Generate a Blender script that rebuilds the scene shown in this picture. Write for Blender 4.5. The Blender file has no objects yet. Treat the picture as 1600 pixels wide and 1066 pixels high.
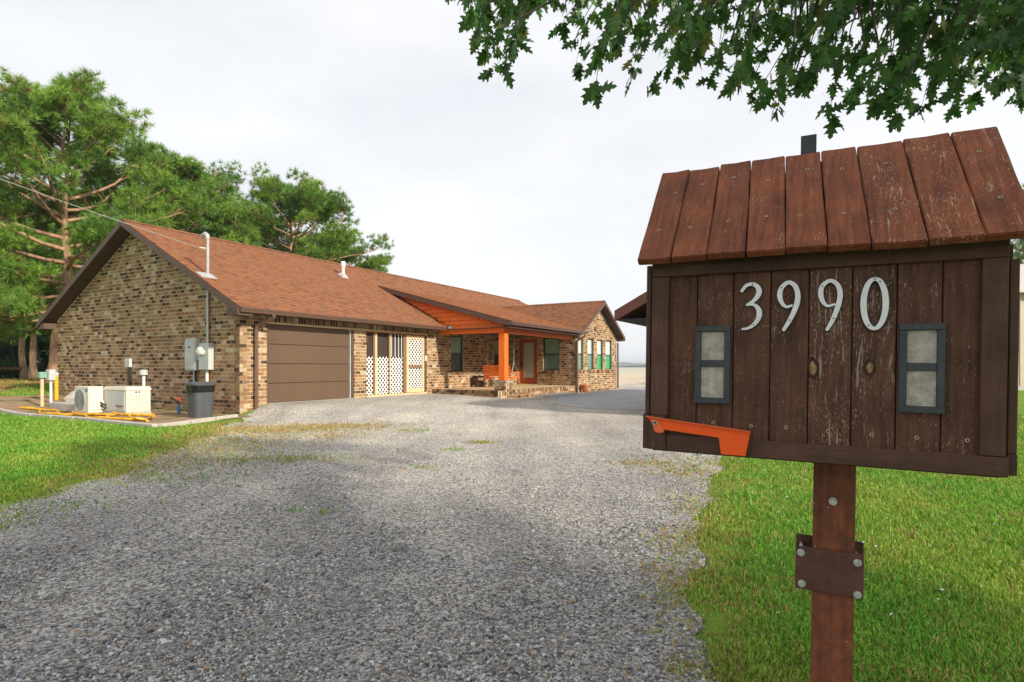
import bpy, bmesh, math, random
import numpy as np
from mathutils import Vector, Matrix
from mathutils.geometry import tessellate_polygon

R = math.radians
rng = np.random.default_rng(7)
random.seed(7)
SC = bpy.context.scene
COL = SC.collection

# ------------------------------------------------------------------ camera, sky, sun, exposure
EYE = 1.36
cam = bpy.data.cameras.new('camera')
cam_o = bpy.data.objects.new('camera', cam)
COL.objects.link(cam_o)
cam_o.location = (0, 0, EYE)
cam_o.rotation_euler = (R(90), 0, 0)
cam.sensor_width = 36
cam.lens = 20.25
cam.shift_y = 0.025
cam.clip_start = 0.05
cam.clip_end = 12000
SC.camera = cam_o

SUN_AZ, SUN_EL = R(126.5), R(26.5)
world = bpy.data.worlds.new('World')
SC.world = world
world.use_nodes = True
wn, wl = world.node_tree.nodes, world.node_tree.links
wn.clear()
w_out = wn.new('ShaderNodeOutputWorld')
w_bg = wn.new('ShaderNodeBackground')
w_bg.inputs['Strength'].default_value = 0.1
w_sky = wn.new('ShaderNodeTexSky')
w_sky.sky_type = 'NISHITA'
w_sky.sun_disc = False
w_sky.sun_elevation = SUN_EL
w_sky.sun_rotation = SUN_AZ
w_tc = wn.new('ShaderNodeTexCoord')
w_map = wn.new('ShaderNodeMapping')
w_map.inputs['Scale'].default_value = (1.0, 1.0, 3.2)
w_noise = wn.new('ShaderNodeTexNoise')
w_noise.inputs['Scale'].default_value = 1.7
w_noise.inputs['Detail'].default_value = 5
w_noise.inputs['Roughness'].default_value = 0.55
w_ramp = wn.new('ShaderNodeValToRGB')
w_ramp.color_ramp.elements[0].position = 0.30
w_ramp.color_ramp.elements[0].color = (6.6, 6.75, 7.1, 1)
w_ramp.color_ramp.elements[1].position = 0.68
w_ramp.color_ramp.elements[1].color = (8.3, 8.3, 8.35, 1)
w_mix = wn.new('ShaderNodeMix')
w_mix.data_type = 'RGBA'
w_mix.inputs['Factor'].default_value = 0.90
wl.new(w_tc.outputs['Generated'], w_map.inputs['Vector'])
wl.new(w_map.outputs['Vector'], w_noise.inputs['Vector'])
wl.new(w_noise.outputs['Fac'], w_ramp.inputs['Fac'])
wl.new(w_sky.outputs['Color'], w_mix.inputs['A'])
wl.new(w_ramp.outputs['Color'], w_mix.inputs['B'])
wl.new(w_mix.outputs['Result'], w_bg.inputs['Color'])
wl.new(w_bg.outputs['Background'], w_out.inputs['Surface'])

sun = bpy.data.lights.new('sun', 'SUN')
sun.energy = 4.3
sun.angle = R(2.2)
sun.color = (1.0, 0.90, 0.76)
sun_o = bpy.data.objects.new('sun', sun)
COL.objects.link(sun_o)
S_DIR = Vector((math.sin(SUN_AZ) * math.cos(SUN_EL), math.cos(SUN_AZ) * math.cos(SUN_EL), math.sin(SUN_EL)))
sun_o.rotation_euler = S_DIR.to_track_quat('Z', 'Y').to_euler()
sun_o.location = (20, -20, 20)

SC.view_settings.view_transform = 'Standard'
SC.view_settings.look = 'None'
SC.view_settings.exposure = 0.42
SC.view_settings.gamma = 1.0
SC.view_settings.use_curve_mapping = False
SC.cycles.use_denoising = True
SC.cycles.max_bounces = 6
SC.cycles.transparent_max_bounces = 6
SC.cycles.sample_clamp_indirect = 4.0

# ------------------------------------------------------------------ materials
def new_mat(name):
    m = bpy.data.materials.new(name)
    m.use_nodes = True
    n, l = m.node_tree.nodes, m.node_tree.links
    return m, n, l, n['Principled BSDF']

def nd(n, kind, **kw):
    x = n.new(kind)
    for k, v in kw.items():
        if k in x.inputs:
            x.inputs[k].default_value = v
        else:
            setattr(x, k, v)
    return x

def ramp(n, stops):
    r = n.new('ShaderNodeValToRGB')
    el = r.color_ramp.elements
    while len(el) < len(stops):
        el.new(0.5)
    for e, (p, c) in zip(el, stops):
        e.position = p
        e.color = (*c, 1) if len(c) == 3 else c
    return r

def mixc(n, l, fac, a, b, mode='MIX'):
    x = n.new('ShaderNodeMix')
    x.data_type = 'RGBA'
    x.blend_type = mode
    for sock, val in (('Factor', fac), ('A', a), ('B', b)):
        s = [i for i in x.inputs if i.name == sock and (i.type == 'VALUE' if sock == 'Factor' else i.type == 'RGBA')][0]
        if hasattr(val, 'is_output') and val.is_output:
            l.new(val, s)
        elif sock == 'Factor':
            s.default_value = val
        else:
            s.default_value = (*val, 1)
    return [o for o in x.outputs if o.type == 'RGBA'][0]

def add_bump(n, l, b, height, strength, dist):
    bp = nd(n, 'ShaderNodeBump', Strength=strength, Distance=dist)
    l.new(height, bp.inputs['Height'])
    l.new(bp.outputs['Normal'], b.inputs['Normal'])

def M(name, col, rough=0.7, var=0.18, scale=6.0, bump=0.0, bscale=60.0, metal=0.0, spec=0.4, stretch=(1, 1, 1)):
    """a plain paint / plastic / stone: one colour with soft blotches and fine relief"""
    m, n, l, b = new_mat(name)
    g = nd(n, 'ShaderNodeNewGeometry')
    mp = nd(n, 'ShaderNodeMapping', Scale=stretch)
    l.new(g.outputs['Position'], mp.inputs['Vector'])
    no = nd(n, 'ShaderNodeTexNoise', Scale=scale, Detail=5.0, Roughness=0.6)
    l.new(mp.outputs['Vector'], no.inputs['Vector'])
    lo = tuple(c * (1 - var) for c in col)
    hi = tuple(min(1, c * (1 + var)) for c in col)
    r = ramp(n, [(0.3, lo), (0.7, hi)])
    l.new(no.outputs['Fac'], r.inputs['Fac'])
    l.new(r.outputs['Color'], b.inputs['Base Color'])
    b.inputs['Roughness'].default_value = rough
    b.inputs['Metallic'].default_value = metal
    b.inputs['Specular IOR Level'].default_value = spec
    if bump:
        n2 = nd(n, 'ShaderNodeTexNoise', Scale=bscale, Detail=4.0)
        l.new(mp.outputs['Vector'], n2.inputs['Vector'])
        add_bump(n, l, b, n2.outputs['Fac'], bump, 0.01)
    return m

def tint_mat(name, rough=0.8, sub=0.0, bump=0.0, spec=0.3, bscale=250.0, trans=0.0):
    """colour comes from the 'tint' attribute of each blade, stone or leaf"""
    m, n, l, b = new_mat(name)
    a = nd(n, 'ShaderNodeAttribute', attribute_name='tint')
    l.new(a.outputs['Color'], b.inputs['Base Color'])
    b.inputs['Roughness'].default_value = rough
    b.inputs['Specular IOR Level'].default_value = spec
    if bump:
        g = nd(n, 'ShaderNodeNewGeometry')
        n2 = nd(n, 'ShaderNodeTexNoise', Scale=bscale, Detail=3.0)
        l.new(g.outputs['Position'], n2.inputs['Vector'])
        add_bump(n, l, b, n2.outputs['Fac'], bump, 0.004)
    if trans:
        t = nd(n, 'ShaderNodeBsdfTranslucent')
        l.new(a.outputs['Color'], t.inputs['Color'])
        mx = nd(n, 'ShaderNodeMixShader', Fac=trans)
        l.new(b.outputs['BSDF'], mx.inputs[1])
        l.new(t.outputs['BSDF'], mx.inputs[2])
        l.new(mx.outputs['Shader'], n['Material Output'].inputs['Surface'])
    return m

def wood_mat(name, dark, light, worn, axis='Z', fine=70.0):
    """stained board: grain along one axis, pale wear streaks where the object's own wear value is high"""
    m, n, l, b = new_mat(name)
    tc = nd(n, 'ShaderNodeTexCoord')
    oi = nd(n, 'ShaderNodeObjectInfo')
    off = nd(n, 'ShaderNodeVectorMath', operation='SCALE')
    comb = nd(n, 'ShaderNodeCombineXYZ')
    for k in 'XYZ':
        l.new(oi.outputs['Random'], comb.inputs[k])
    l.new(comb.outputs[0], off.inputs[0])
    off.inputs['Scale'].default_value = 37.0
    add = nd(n, 'ShaderNodeVectorMath', operation='ADD')
    l.new(tc.outputs['Object'], add.inputs[0])
    l.new(off.outputs[0], add.inputs[1])
    warp = nd(n, 'ShaderNodeTexNoise', Scale=5.0, Detail=2.0)
    l.new(add.outputs[0], warp.inputs['Vector'])
    wsc = nd(n, 'ShaderNodeVectorMath', operation='SCALE')
    wsc.inputs['Scale'].default_value = 0.03
    l.new(warp.outputs['Color'], wsc.inputs[0])
    add2 = nd(n, 'ShaderNodeVectorMath', operation='ADD')
    l.new(add.outputs[0], add2.inputs[0])
    l.new(wsc.outputs[0], add2.inputs[1])
    sc = {'Z': (1, 1, 0.045), 'X': (0.045, 1, 1), 'Y': (1, 0.045, 1)}[axis]
    mp = nd(n, 'ShaderNodeMapping', Scale=sc)
    l.new(add2.outputs[0], mp.inputs['Vector'])
    grain = nd(n, 'ShaderNodeTexNoise', Scale=fine * 1.6, Detail=6.0, Roughness=0.65)
    l.new(mp.outputs[0], grain.inputs['Vector'])
    blot = nd(n, 'ShaderNodeTexNoise', Scale=9.0, Detail=4.0, Roughness=0.6)
    l.new(add.outputs[0], blot.inputs['Vector'])
    r1 = ramp(n, [(0.32, dark), (0.68, light)])
    l.new(grain.outputs['Fac'], r1.inputs['Fac'])
    r2 = ramp(n, [(0.3, (0.62, 0.62, 0.62)), (0.7, (1.18, 1.14, 1.1))])
    l.new(blot.outputs['Fac'], r2.inputs['Fac'])
    base = mixc(n, l, 1.0, r1.outputs['Color'], r2.outputs['Color'], 'MULTIPLY')
    # pale streaks
    st = nd(n, 'ShaderNodeTexNoise', Scale=fine * 4.0, Detail=5.0, Roughness=0.6)
    mp2 = nd(n, 'ShaderNodeMapping', Scale=tuple(1 if s == 1 else s * 0.75 for s in sc), Location=(3.1, 1.7, 5.3))
    l.new(add2.outputs[0], mp2.inputs['Vector'])
    l.new(mp2.outputs[0], st.inputs['Vector'])
    pat = nd(n, 'ShaderNodeTexNoise', Scale=14.0, Detail=3.0)
    l.new(add.outputs[0], pat.inputs['Vector'])
    sep = nd(n, 'ShaderNodeSeparateColor')
    l.new(oi.outputs['Color'], sep.inputs[0])
    thr = nd(n, 'ShaderNodeMath', operation='MULTIPLY_ADD')
    thr.inputs[1].default_value = -0.13
    thr.inputs[2].default_value = 0.71
    l.new(sep.outputs[0], thr.inputs[0])
    s1 = nd(n, 'ShaderNodeMath', operation='MULTIPLY_ADD')
    s1.inputs[1].default_value = 0.30
    s1.inputs[2].default_value = -0.15
    l.new(pat.outputs['Fac'], s1.inputs[0])
    s2 = nd(n, 'ShaderNodeMath', operation='ADD')
    l.new(st.outputs['Fac'], s2.inputs[0])
    l.new(s1.outputs[0], s2.inputs[1])
    s3 = nd(n, 'ShaderNodeMath', operation='SUBTRACT')
    l.new(s2.outputs[0], s3.inputs[0])
    l.new(thr.outputs[0], s3.inputs[1])
    s4 = nd(n, 'ShaderNodeMath', operation='MULTIPLY', use_clamp=True)
    s4.inputs[1].default_value = 14.0
    l.new(s3.outputs[0], s4.inputs[0])
    s5 = nd(n, 'ShaderNodeMath', operation='MULTIPLY')
    s5.inputs[1].default_value = 0.55
    l.new(s4.outputs[0], s5.inputs[0])
    # fine pale specks where the saw-rough surface has lost its stain
    fk = nd(n, 'ShaderNodeTexNoise', Scale=420.0, Detail=2.0, Roughness=0.5)
    mp3 = nd(n, 'ShaderNodeMapping', Scale=tuple(1 if q == 1 else 0.28 for q in sc))
    l.new(add.outputs[0], mp3.inputs['Vector'])
    l.new(mp3.outputs[0], fk.inputs['Vector'])
    k1 = nd(n, 'ShaderNodeMath', operation='ADD')
    l.new(fk.outputs['Fac'], k1.inputs[0])
    l.new(s1.outputs[0], k1.inputs[1])
    k2 = nd(n, 'ShaderNodeMath', operation='MULTIPLY_ADD')
    l.new(sep.outputs[0], k2.inputs[0])
    k2.inputs[1].default_value = 0.10
    l.new(k1.outputs[0], k2.inputs[2])
    k3 = nd(n, 'ShaderNodeMath', operation='SUBTRACT')
    l.new(k2.outputs[0], k3.inputs[0])
    k3.inputs[1].default_value = 0.68
    k4 = nd(n, 'ShaderNodeMath', operation='MULTIPLY', use_clamp=True)
    l.new(k3.outputs[0], k4.inputs[0])
    k4.inputs[1].default_value = 9.0
    k5 = nd(n, 'ShaderNodeMath', operation='MULTIPLY')
    l.new(k4.outputs[0], k5.inputs[0])
    k5.inputs[1].default_value = 0.5
    base = mixc(n, l, k5.outputs[0], base, worn)
    fin = mixc(n, l, s5.outputs[0], base, worn)
    l.new(fin, b.inputs['Base Color'])
    b.inputs['Roughness'].default_value = 0.72
    b.inputs['Specular IOR Level'].default_value = 0.3
    add_bump(n, l, b, grain.outputs['Fac'], 0.35, 0.0025)
    return m

def shingle_mat():
    m, n, l, b = new_mat('asphalt_shingle')
    uv = nd(n, 'ShaderNodeUVMap', uv_map='UVMap')
    br = nd(n, 'ShaderNodeTexBrick', Scale=1.0)
    br.offset = 0.37
    br.offset_frequency = 1
    br.inputs['Brick Width'].default_value = 0.17
    br.inputs['Row Height'].default_value = 0.14
    br.inputs['Mortar Size'].default_value = 0.004
    br.inputs['Bias'].default_value = 0.0
    br.inputs['Color1'].default_value = (0.0, 0.0, 0.0, 1)
    br.inputs['Color2'].default_value = (1.0, 1.0, 1.0, 1)
    br.inputs['Mortar'].default_value = (0.4, 0.4, 0.4, 1)
    l.new(uv.outputs['UV'], br.inputs['Vector'])
    r = ramp(n, [(0.0, (0.150, 0.070, 0.040)), (0.3, (0.225, 0.098, 0.050)), (0.7, (0.300, 0.128, 0.060)), (1.0, (0.190, 0.105, 0.070))])
    l.new(br.outputs['Color'], r.inputs['Fac'])
    no = nd(n, 'ShaderNodeTexNoise', Scale=7.0, Detail=8.0, Roughness=0.85)
    l.new(uv.outputs['UV'], no.inputs['Vector'])
    r2 = ramp(n, [(0.3, (0.84, 0.84, 0.85)), (0.7, (1.14, 1.13, 1.12))])
    l.new(no.outputs['Fac'], r2.inputs['Fac'])
    l.new(mixc(n, l, 1.0, r.outputs['Color'], r2.outputs['Color'], 'MULTIPLY'), b.inputs['Base Color'])
    b.inputs['Roughness'].default_value = 0.95
    b.inputs['Specular IOR Level'].default_value = 0.15
    n3 = nd(n, 'ShaderNodeTexNoise', Scale=60.0, Detail=3.0)
    l.new(uv.outputs['UV'], n3.inputs['Vector'])
    add_bump(n, l, b, n3.outputs['Fac'], 0.5, 0.01)
    return m

def gravel_mat():
    m, n, l, b = new_mat('crushed_gravel')
    g = nd(n, 'ShaderNodeNewGeometry')
    v = nd(n, 'ShaderNodeTexVoronoi', Scale=58.0)
    l.new(g.outputs['Position'], v.inputs['Vector'])
    sep = nd(n, 'ShaderNodeSeparateColor')
    l.new(v.outputs['Color'], sep.inputs[0])
    r = ramp(n, [(0.0, (0.10, 0.10, 0.105)), (0.35, (0.25, 0.25, 0.255)), (0.7, (0.44, 0.435, 0.43)), (0.92, (0.62, 0.605, 0.575)), (1.0, (0.42, 0.31, 0.20))])
    l.new(sep.outputs[0], r.inputs['Fac'])
    no = nd(n, 'ShaderNodeTexNoise', Scale=0.55, Detail=6.0, Roughness=0.62)
    l.new(g.outputs['Position'], no.inputs['Vector'])
    r2 = ramp(n, [(0.32, (0.80, 0.80, 0.82)), (0.68, (1.16, 1.13, 1.07))])
    l.new(no.outputs['Fac'], r2.inputs['Fac'])
    # sunlit drive towards the garage, shaded near end: both put into the colour
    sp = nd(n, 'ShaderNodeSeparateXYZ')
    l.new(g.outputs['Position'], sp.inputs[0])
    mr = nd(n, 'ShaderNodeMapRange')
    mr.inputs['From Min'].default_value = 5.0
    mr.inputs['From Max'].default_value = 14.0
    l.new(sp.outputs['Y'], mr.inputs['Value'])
    lit_tone = mixc(n, l, mr.outputs['Result'], (0.96, 0.955, 0.95), (1.38, 1.33, 1.24))
    # packed wheel tracks along the drive and drifts of dirt
    mpt = nd(n, 'ShaderNodeMapping', Rotation=(0, 0, R(24)), Scale=(1.0, 0.10, 1.0))
    l.new(g.outputs['Position'], mpt.inputs['Vector'])
    nt = nd(n, 'ShaderNodeTexNoise', Scale=0.85, Detail=5.0, Roughness=0.6)
    l.new(mpt.outputs['Vector'], nt.inputs['Vector'])
    rt = ramp(n, [(0.35, (0.78, 0.775, 0.77)), (0.62, (1.14, 1.13, 1.10))])
    l.new(nt.outputs['Fac'], rt.inputs['Fac'])
    nd2 = nd(n, 'ShaderNodeTexNoise', Scale=1.1, Detail=7.0, Roughness=0.7)
    l.new(g.outputs['Position'], nd2.inputs['Vector'])
    rd = ramp(n, [(0.56, (0, 0, 0)), (0.74, (0.55, 0.55, 0.55))])
    l.new(nd2.outputs['Fac'], rd.inputs['Fac'])
    c = mixc(n, l, 1.0, r.outputs['Color'], r2.outputs['Color'], 'MULTIPLY')
    c = mixc(n, l, 1.0, c, rt.outputs['Color'], 'MULTIPLY')
    c = mixc(n, l, 1.0, c, lit_tone, 'MULTIPLY')
    c = mixc(n, l, rd.outputs['Color'], c, (0.40, 0.345, 0.27))
    l.new(c, b.inputs['Base Color'])
    b.inputs['Roughness'].default_value = 0.9
    b.inputs['Specular IOR Level'].default_value = 0.2
    add_bump(n, l, b, v.outputs['Distance'], 0.8, -0.02)
    return m

def ground_mat(name, a, bcol, scale=1.2, patch=None, pscale=0.35, bump=0.6, bscale=40):
    m, n, l, b = new_mat(name)
    g = nd(n, 'ShaderNodeNewGeometry')
    no = nd(n, 'ShaderNodeTexNoise', Scale=scale, Detail=8.0, Roughness=0.7)
    l.new(g.outputs['Position'], no.inputs['Vector'])
    r = ramp(n, [(0.35, a), (0.65, bcol)])
    l.new(no.outputs['Fac'], r.inputs['Fac'])
    out = r.outputs['Color']
    if patch:
        n2 = nd(n, 'ShaderNodeTexNoise', Scale=pscale, Detail=6.0, Roughness=0.65)
        l.new(g.outputs['Position'], n2.inputs['Vector'])
        r2 = ramp(n, [(0.52, (0, 0, 0)), (0.66, (1, 1, 1))])
        l.new(n2.outputs['Fac'], r2.inputs['Fac'])
        out = mixc(n, l, r2.outputs['Color'], out, patch)
    l.new(out, b.inputs['Base Color'])
    b.inputs['Roughness'].default_value = 0.95
    b.inputs['Specular IOR Level'].default_value = 0.1
    n3 = nd(n, 'ShaderNodeTexNoise', Scale=bscale, Detail=5.0)
    l.new(g.outputs['Position'], n3.inputs['Vector'])
    add_bump(n, l, b, n3.outputs['Fac'], bump, 0.03)
    return m

def brick_mat(name, col):
    m, n, l, b = new_mat(name)
    g = nd(n, 'ShaderNodeNewGeometry')
    no = nd(n, 'ShaderNodeTexNoise', Scale=5.5, Detail=6.0, Roughness=0.7)
    l.new(g.outputs['Position'], no.inputs['Vector'])
    r = ramp(n, [(0.25, tuple(c * 0.72 for c in col)), (0.55, col), (0.72, tuple(min(0.7, c * 1.25 + 0.03) for c in col))])
    l.new(no.outputs['Fac'], r.inputs['Fac'])
    n2 = nd(n, 'ShaderNodeTexNoise', Scale=38.0, Detail=4.0, Roughness=0.7)
    l.new(g.outputs['Position'], n2.inputs['Vector'])
    r2 = ramp(n, [(0.58, (0, 0, 0)), (0.7, (0.55, 0.55, 0.55))])
    l.new(n2.outputs['Fac'], r2.inputs['Fac'])
    l.new(mixc(n, l, r2.outputs['Color'], r.outputs['Color'], (0.54, 0.43, 0.29)), b.inputs['Base Color'])
    b.inputs['Roughness'].default_value = 0.92
    b.inputs['Specular IOR Level'].default_value = 0.2
    add_bump(n, l, b, n2.outputs['Fac'], 0.3, 0.008)
    return m

def glass_mat(name, col, rough=0.06):
    m = M(name, col, rough=rough, var=0.12, scale=1.3, spec=0.7)
    return m

MT = {}
MT['mortar'] = M('mortar', (0.56, 0.45, 0.29), 0.95, 0.15, 8, 0.4, 90)
BRICK_COLS = [('brick_umber', (0.075, 0.042, 0.026), 0.15), ('brick_brown', (0.225, 0.130, 0.070), 0.29),
              ('brick_tan', (0.340, 0.222, 0.120), 0.34), ('brick_russet', (0.290, 0.145, 0.072), 0.12), ('brick_pale', (0.46, 0.36, 0.255), 0.10)]
BMATS = [brick_mat(n_, c_) for n_, c_, w_ in BRICK_COLS]
BW = np.array([w_ for *_, w_ in BRICK_COLS])
MT['shingle'] = shingle_mat()
MT['fascia'] = M('brown_trim_paint', (0.105, 0.060, 0.042), 0.5, 0.10, 3)
MT['soffit'] = M('brown_soffit', (0.085, 0.048, 0.034), 0.6, 0.08, 3)
MT['gutter'] = M('brown_gutter_metal', (0.120, 0.066, 0.045), 0.35, 0.08, 2, spec=0.6)
MT['garage'] = M('brown_door_steel', (0.120, 0.076, 0.047), 0.45, 0.06, 1.2, 0.12, 180, stretch=(1, 1, 0.15))
MT['orange'] = M('orange_stained_wood', (0.88, 0.165, 0.014), 0.55, 0.14, 7, 0.2, 50, stretch=(1, 1, 0.5))
MT['dooror'] = M('rust_orange_door', (0.34, 0.065, 0.014), 0.45, 0.12, 4)
MT['white'] = M('white_vinyl', (0.72, 0.72, 0.70), 0.5, 0.06, 5)
MT['cream'] = M('cream_painted_wood', (0.62, 0.47, 0.27), 0.6, 0.12, 6, 0.1, 60)
MT['umberwood'] = M('weathered_brown_wood', (0.22, 0.13, 0.075), 0.7, 0.18, 8, 0.2, 60)
MT['screen'] = M('dark_insect_screen', (0.045, 0.032, 0.026), 0.8, 0.25, 2.5)
MT['darkglass'] = glass_mat('dark_window_glass', (0.035, 0.042, 0.042))
MT['greenupper'] = glass_mat('green_upper_pane', (0.20, 0.34, 0.22), 0.15)  # opaque glossy upper pane in green
MT['mint'] = glass_mat('mint_upper_pane', (0.50, 0.60, 0.54), 0.15)  # opaque glossy upper pane in pale mint
MT['greenpane'] = glass_mat('green_lower_pane', (0.015, 0.30, 0.10), 0.15)
MT['teal'] = glass_mat('grey_green_lower_pane', (0.13, 0.23, 0.18), 0.12)
MT['doorglass'] = glass_mat('door_glass_with_curtain', (0.36, 0.40, 0.36), 0.08)
MT['blackframe'] = M('dark_bronze_frame', (0.030, 0.026, 0.022), 0.4, 0.1, 5)
MT['porchfloor'] = M('tan_concrete_floor', (0.60, 0.46, 0.26), 0.8, 0.10, 1.6, 0.2, 70)
MT['concrete'] = M('grey_concrete', (0.32, 0.32, 0.33), 0.85, 0.14, 0.9, 0.35, 60)
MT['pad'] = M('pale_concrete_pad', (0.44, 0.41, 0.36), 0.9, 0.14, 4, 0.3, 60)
MT['galv'] = M('galvanised_steel', (0.50, 0.51, 0.50), 0.38, 0.12, 9, metal=0.55)
MT['greybox'] = M('grey_painted_steel', (0.47, 0.50, 0.48), 0.45, 0.08, 4)
MT['bone'] = M('bone_white_casing', (0.66, 0.62, 0.51), 0.5, 0.06, 4)
MT['bonegrey'] = M('light_grey_casing', (0.50, 0.52, 0.50), 0.5, 0.06, 4)
MT['black'] = M('black_plastic', (0.018, 0.018, 0.018), 0.5, 0.2, 8)
MT['binplastic'] = M('charcoal_bin_plastic', (0.075, 0.080, 0.088), 0.45, 0.14, 5)
MT['bag'] = M('black_bin_liner', (0.012, 0.012, 0.012), 0.22, 0.2, 20, 0.6, 35)
MT['yellow'] = M('yellow_drain_hose', (0.75, 0.40, 0.02), 0.5, 0.15, 12)
MT['blue'] = M('blue_tape', (0.03, 0.22, 0.55), 0.5, 0.1, 10)
MT['greenpaint'] = M('faded_green_paint', (0.20, 0.36, 0.26), 0.6, 0.2, 15)
MT['red'] = M('red_lens', (0.55, 0.05, 0.02), 0.3, 0.1, 10)
MT['glassdome'] = M('meter_dome', (0.72, 0.70, 0.60), 0.12, 0.1, 10, spec=0.7)
MT['wire'] = M('service_cable', (0.30, 0.29, 0.27), 0.5, 0.1, 10)
MT['chain'] = M('bright_chain', (0.42, 0.41, 0.38), 0.4, 0.1, 30, metal=0.4)
MT['terracotta'] = M('terracotta', (0.48, 0.17, 0.07), 0.8, 0.15, 9)
MT['tyre'] = M('tyre_rubber', (0.02, 0.02, 0.02), 0.8, 0.2, 12)
MT['rusty'] = M('rusty_steel', (0.22, 0.062, 0.024), 0.75, 0.30, 26, 0.35, 220)
def rust_mat():
    m, n, l, b = new_mat('rusty_steel_post')
    tc = nd(n, 'ShaderNodeTexCoord')
    a = nd(n, 'ShaderNodeTexNoise', Scale=22.0, Detail=8.0, Roughness=0.75)
    l.new(tc.outputs['Object'], a.inputs['Vector'])
    r = ramp(n, [(0.30, (0.085, 0.030, 0.018)), (0.50, (0.185, 0.054, 0.023)), (0.66, (0.27, 0.085, 0.028)), (0.78, (0.36, 0.13, 0.045))])
    l.new(a.outputs['Fac'], r.inputs['Fac'])
    mp = nd(n, 'ShaderNodeMapping', Scale=(1, 1, 0.05))
    l.new(tc.outputs['Object'], mp.inputs['Vector'])
    st = nd(n, 'ShaderNodeTexNoise', Scale=60.0, Detail=4.0)
    l.new(mp.outputs['Vector'], st.inputs['Vector'])
    r2 = ramp(n, [(0.35, (0.70, 0.66, 0.64)), (0.6, (1.1, 1.08, 1.05))])
    l.new(st.outputs['Fac'], r2.inputs['Fac'])
    sp_ = nd(n, 'ShaderNodeTexVoronoi', Scale=34.0)
    l.new(tc.outputs['Object'], sp_.inputs['Vector'])
    r3 = ramp(n, [(0.05, (1, 1, 1)), (0.075, (0, 0, 0))])
    l.new(sp_.outputs['Distance'], r3.inputs['Fac'])
    c = mixc(n, l, 1.0, r.outputs['Color'], r2.outputs['Color'], 'MULTIPLY')
    c = mixc(n, l, r3.outputs['Color'], c, (0.42, 0.34, 0.28))
    l.new(c, b.inputs['Base Color'])
    b.inputs['Roughness'].default_value = 0.72
    f = nd(n, 'ShaderNodeTexNoise', Scale=240.0, Detail=3.0)
    l.new(tc.outputs['Object'], f.inputs['Vector'])
    add_bump(n, l, b, f.outputs['Fac'], 0.4, 0.003)
    return m
MT['postrust'] = rust_mat()
MT['plate'] = M('rusty_dark_plate', (0.105, 0.045, 0.030), 0.6, 0.30, 20, 0.3, 200)
MT['zinc'] = M('zinc_bolt', (0.55, 0.57, 0.54), 0.32, 0.18, 90, metal=0.7)
MT['screw'] = M('tan_screw_head', (0.45, 0.37, 0.26), 0.45, 0.15, 200, metal=0.3)
MT['recess'] = M('screw_recess', (0.012, 0.010, 0.008), 0.9, 0.1, 50)
MT['digit'] = M('brushed_aluminium_digit', (0.70, 0.71, 0.71), 0.35, 0.07, 40, metal=0.25)
MT['flag'] = M('orange_flag_paint', (0.95, 0.105, 0.004), 0.4, 0.07, 30, 0.1, 300)
MT['flagedge'] = M('flag_clip_orange', (0.84, 0.16, 0.05), 0.4, 0.06, 20)
MT['slate'] = M('slate_grey_painted_wood', (0.050, 0.056, 0.062), 0.65, 0.22, 25, 0.3, 160)
MT['burlap'] = M('dirty_window_mesh', (0.56, 0.52, 0.44), 0.9, 0.32, 55, 0.8, 420)
MT['knot'] = M('bare_knot', (0.30, 0.185, 0.09), 0.8, 0.75, 170, 0.6, 260)
MT['knotrim'] = M('dark_knot_rim', (0.045, 0.020, 0.012), 0.8, 0.5, 220, 0.3, 300)
MT['inner'] = M('dark_box_interior', (0.030, 0.017, 0.012), 0.9, 0.1, 10)
MT['wall_wood'] = wood_mat('brown_stained_board', (0.066, 0.030, 0.018), (0.140, 0.063, 0.038), (0.50, 0.39, 0.29), 'Z', 60)
MT['trim_wood_v'] = wood_mat('brown_trim_upright', (0.080, 0.041, 0.026), (0.112, 0.058, 0.038), (0.25, 0.2, 0.16), 'Z', 60)
MT['trim_wood_h'] = wood_mat('brown_trim_rail', (0.080, 0.041, 0.026), (0.112, 0.058, 0.038), (0.25, 0.2, 0.16), 'X', 60)
MT['roof_wood'] = wood_mat('red_brown_roof_board', (0.125, 0.033, 0.014), (0.270, 0.080, 0.029), (0.58, 0.42, 0.28), 'Y', 60)
MT['bark'] = M('pine_bark', (0.33, 0.20, 0.12), 0.95, 0.45, 7, 1.0, 14, stretch=(1, 1, 0.25))
MT['oakbark'] = M('oak_bark', (0.085, 0.070, 0.055), 0.95, 0.4, 9, 1.0, 22, stretch=(1, 1, 0.3))
MT['needles'] = tint_mat('pine_needles', 0.6, trans=0.25)
MT['leaf'] = tint_mat('oak_leaf', 0.45, trans=0.45, spec=0.4)
MT['blade'] = tint_mat('grass_blade', 0.6, trans=0.30)
MT['stone'] = tint_mat('gravel_stone', 0.9, bump=0.4)
MT['lawn'] = ground_mat('lawn_soil', (0.09, 0.17, 0.020), (0.16, 0.27, 0.030), 2.2, (0.22, 0.25, 0.05), 0.5)
MT['needlebed'] = ground_mat('fallen_needles', (0.34, 0.16, 0.055), (0.24, 0.19, 0.06), 1.5, (0.40, 0.155, 0.04), 0.7)
MT['mulch'] = ground_mat('bed_soil', (0.26, 0.18, 0.11), (0.38, 0.27, 0.17), 4, (0.12, 0.14, 0.04), 1.5)
MT['sand'] = ground_mat('sandy_lot', (0.50, 0.41, 0.30), (0.60, 0.51, 0.39), 0.25, (0.38, 0.37, 0.22), 0.09)
MT['field'] = ground_mat('dry_field', (0.42, 0.40, 0.31), (0.50, 0.49, 0.42), 0.03, (0.30, 0.34, 0.24), 0.012)
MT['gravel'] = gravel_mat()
MT['hill'] = ground_mat('wooded_hill', (0.045, 0.075, 0.045), (0.07, 0.10, 0.06), 0.01, None)
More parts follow.
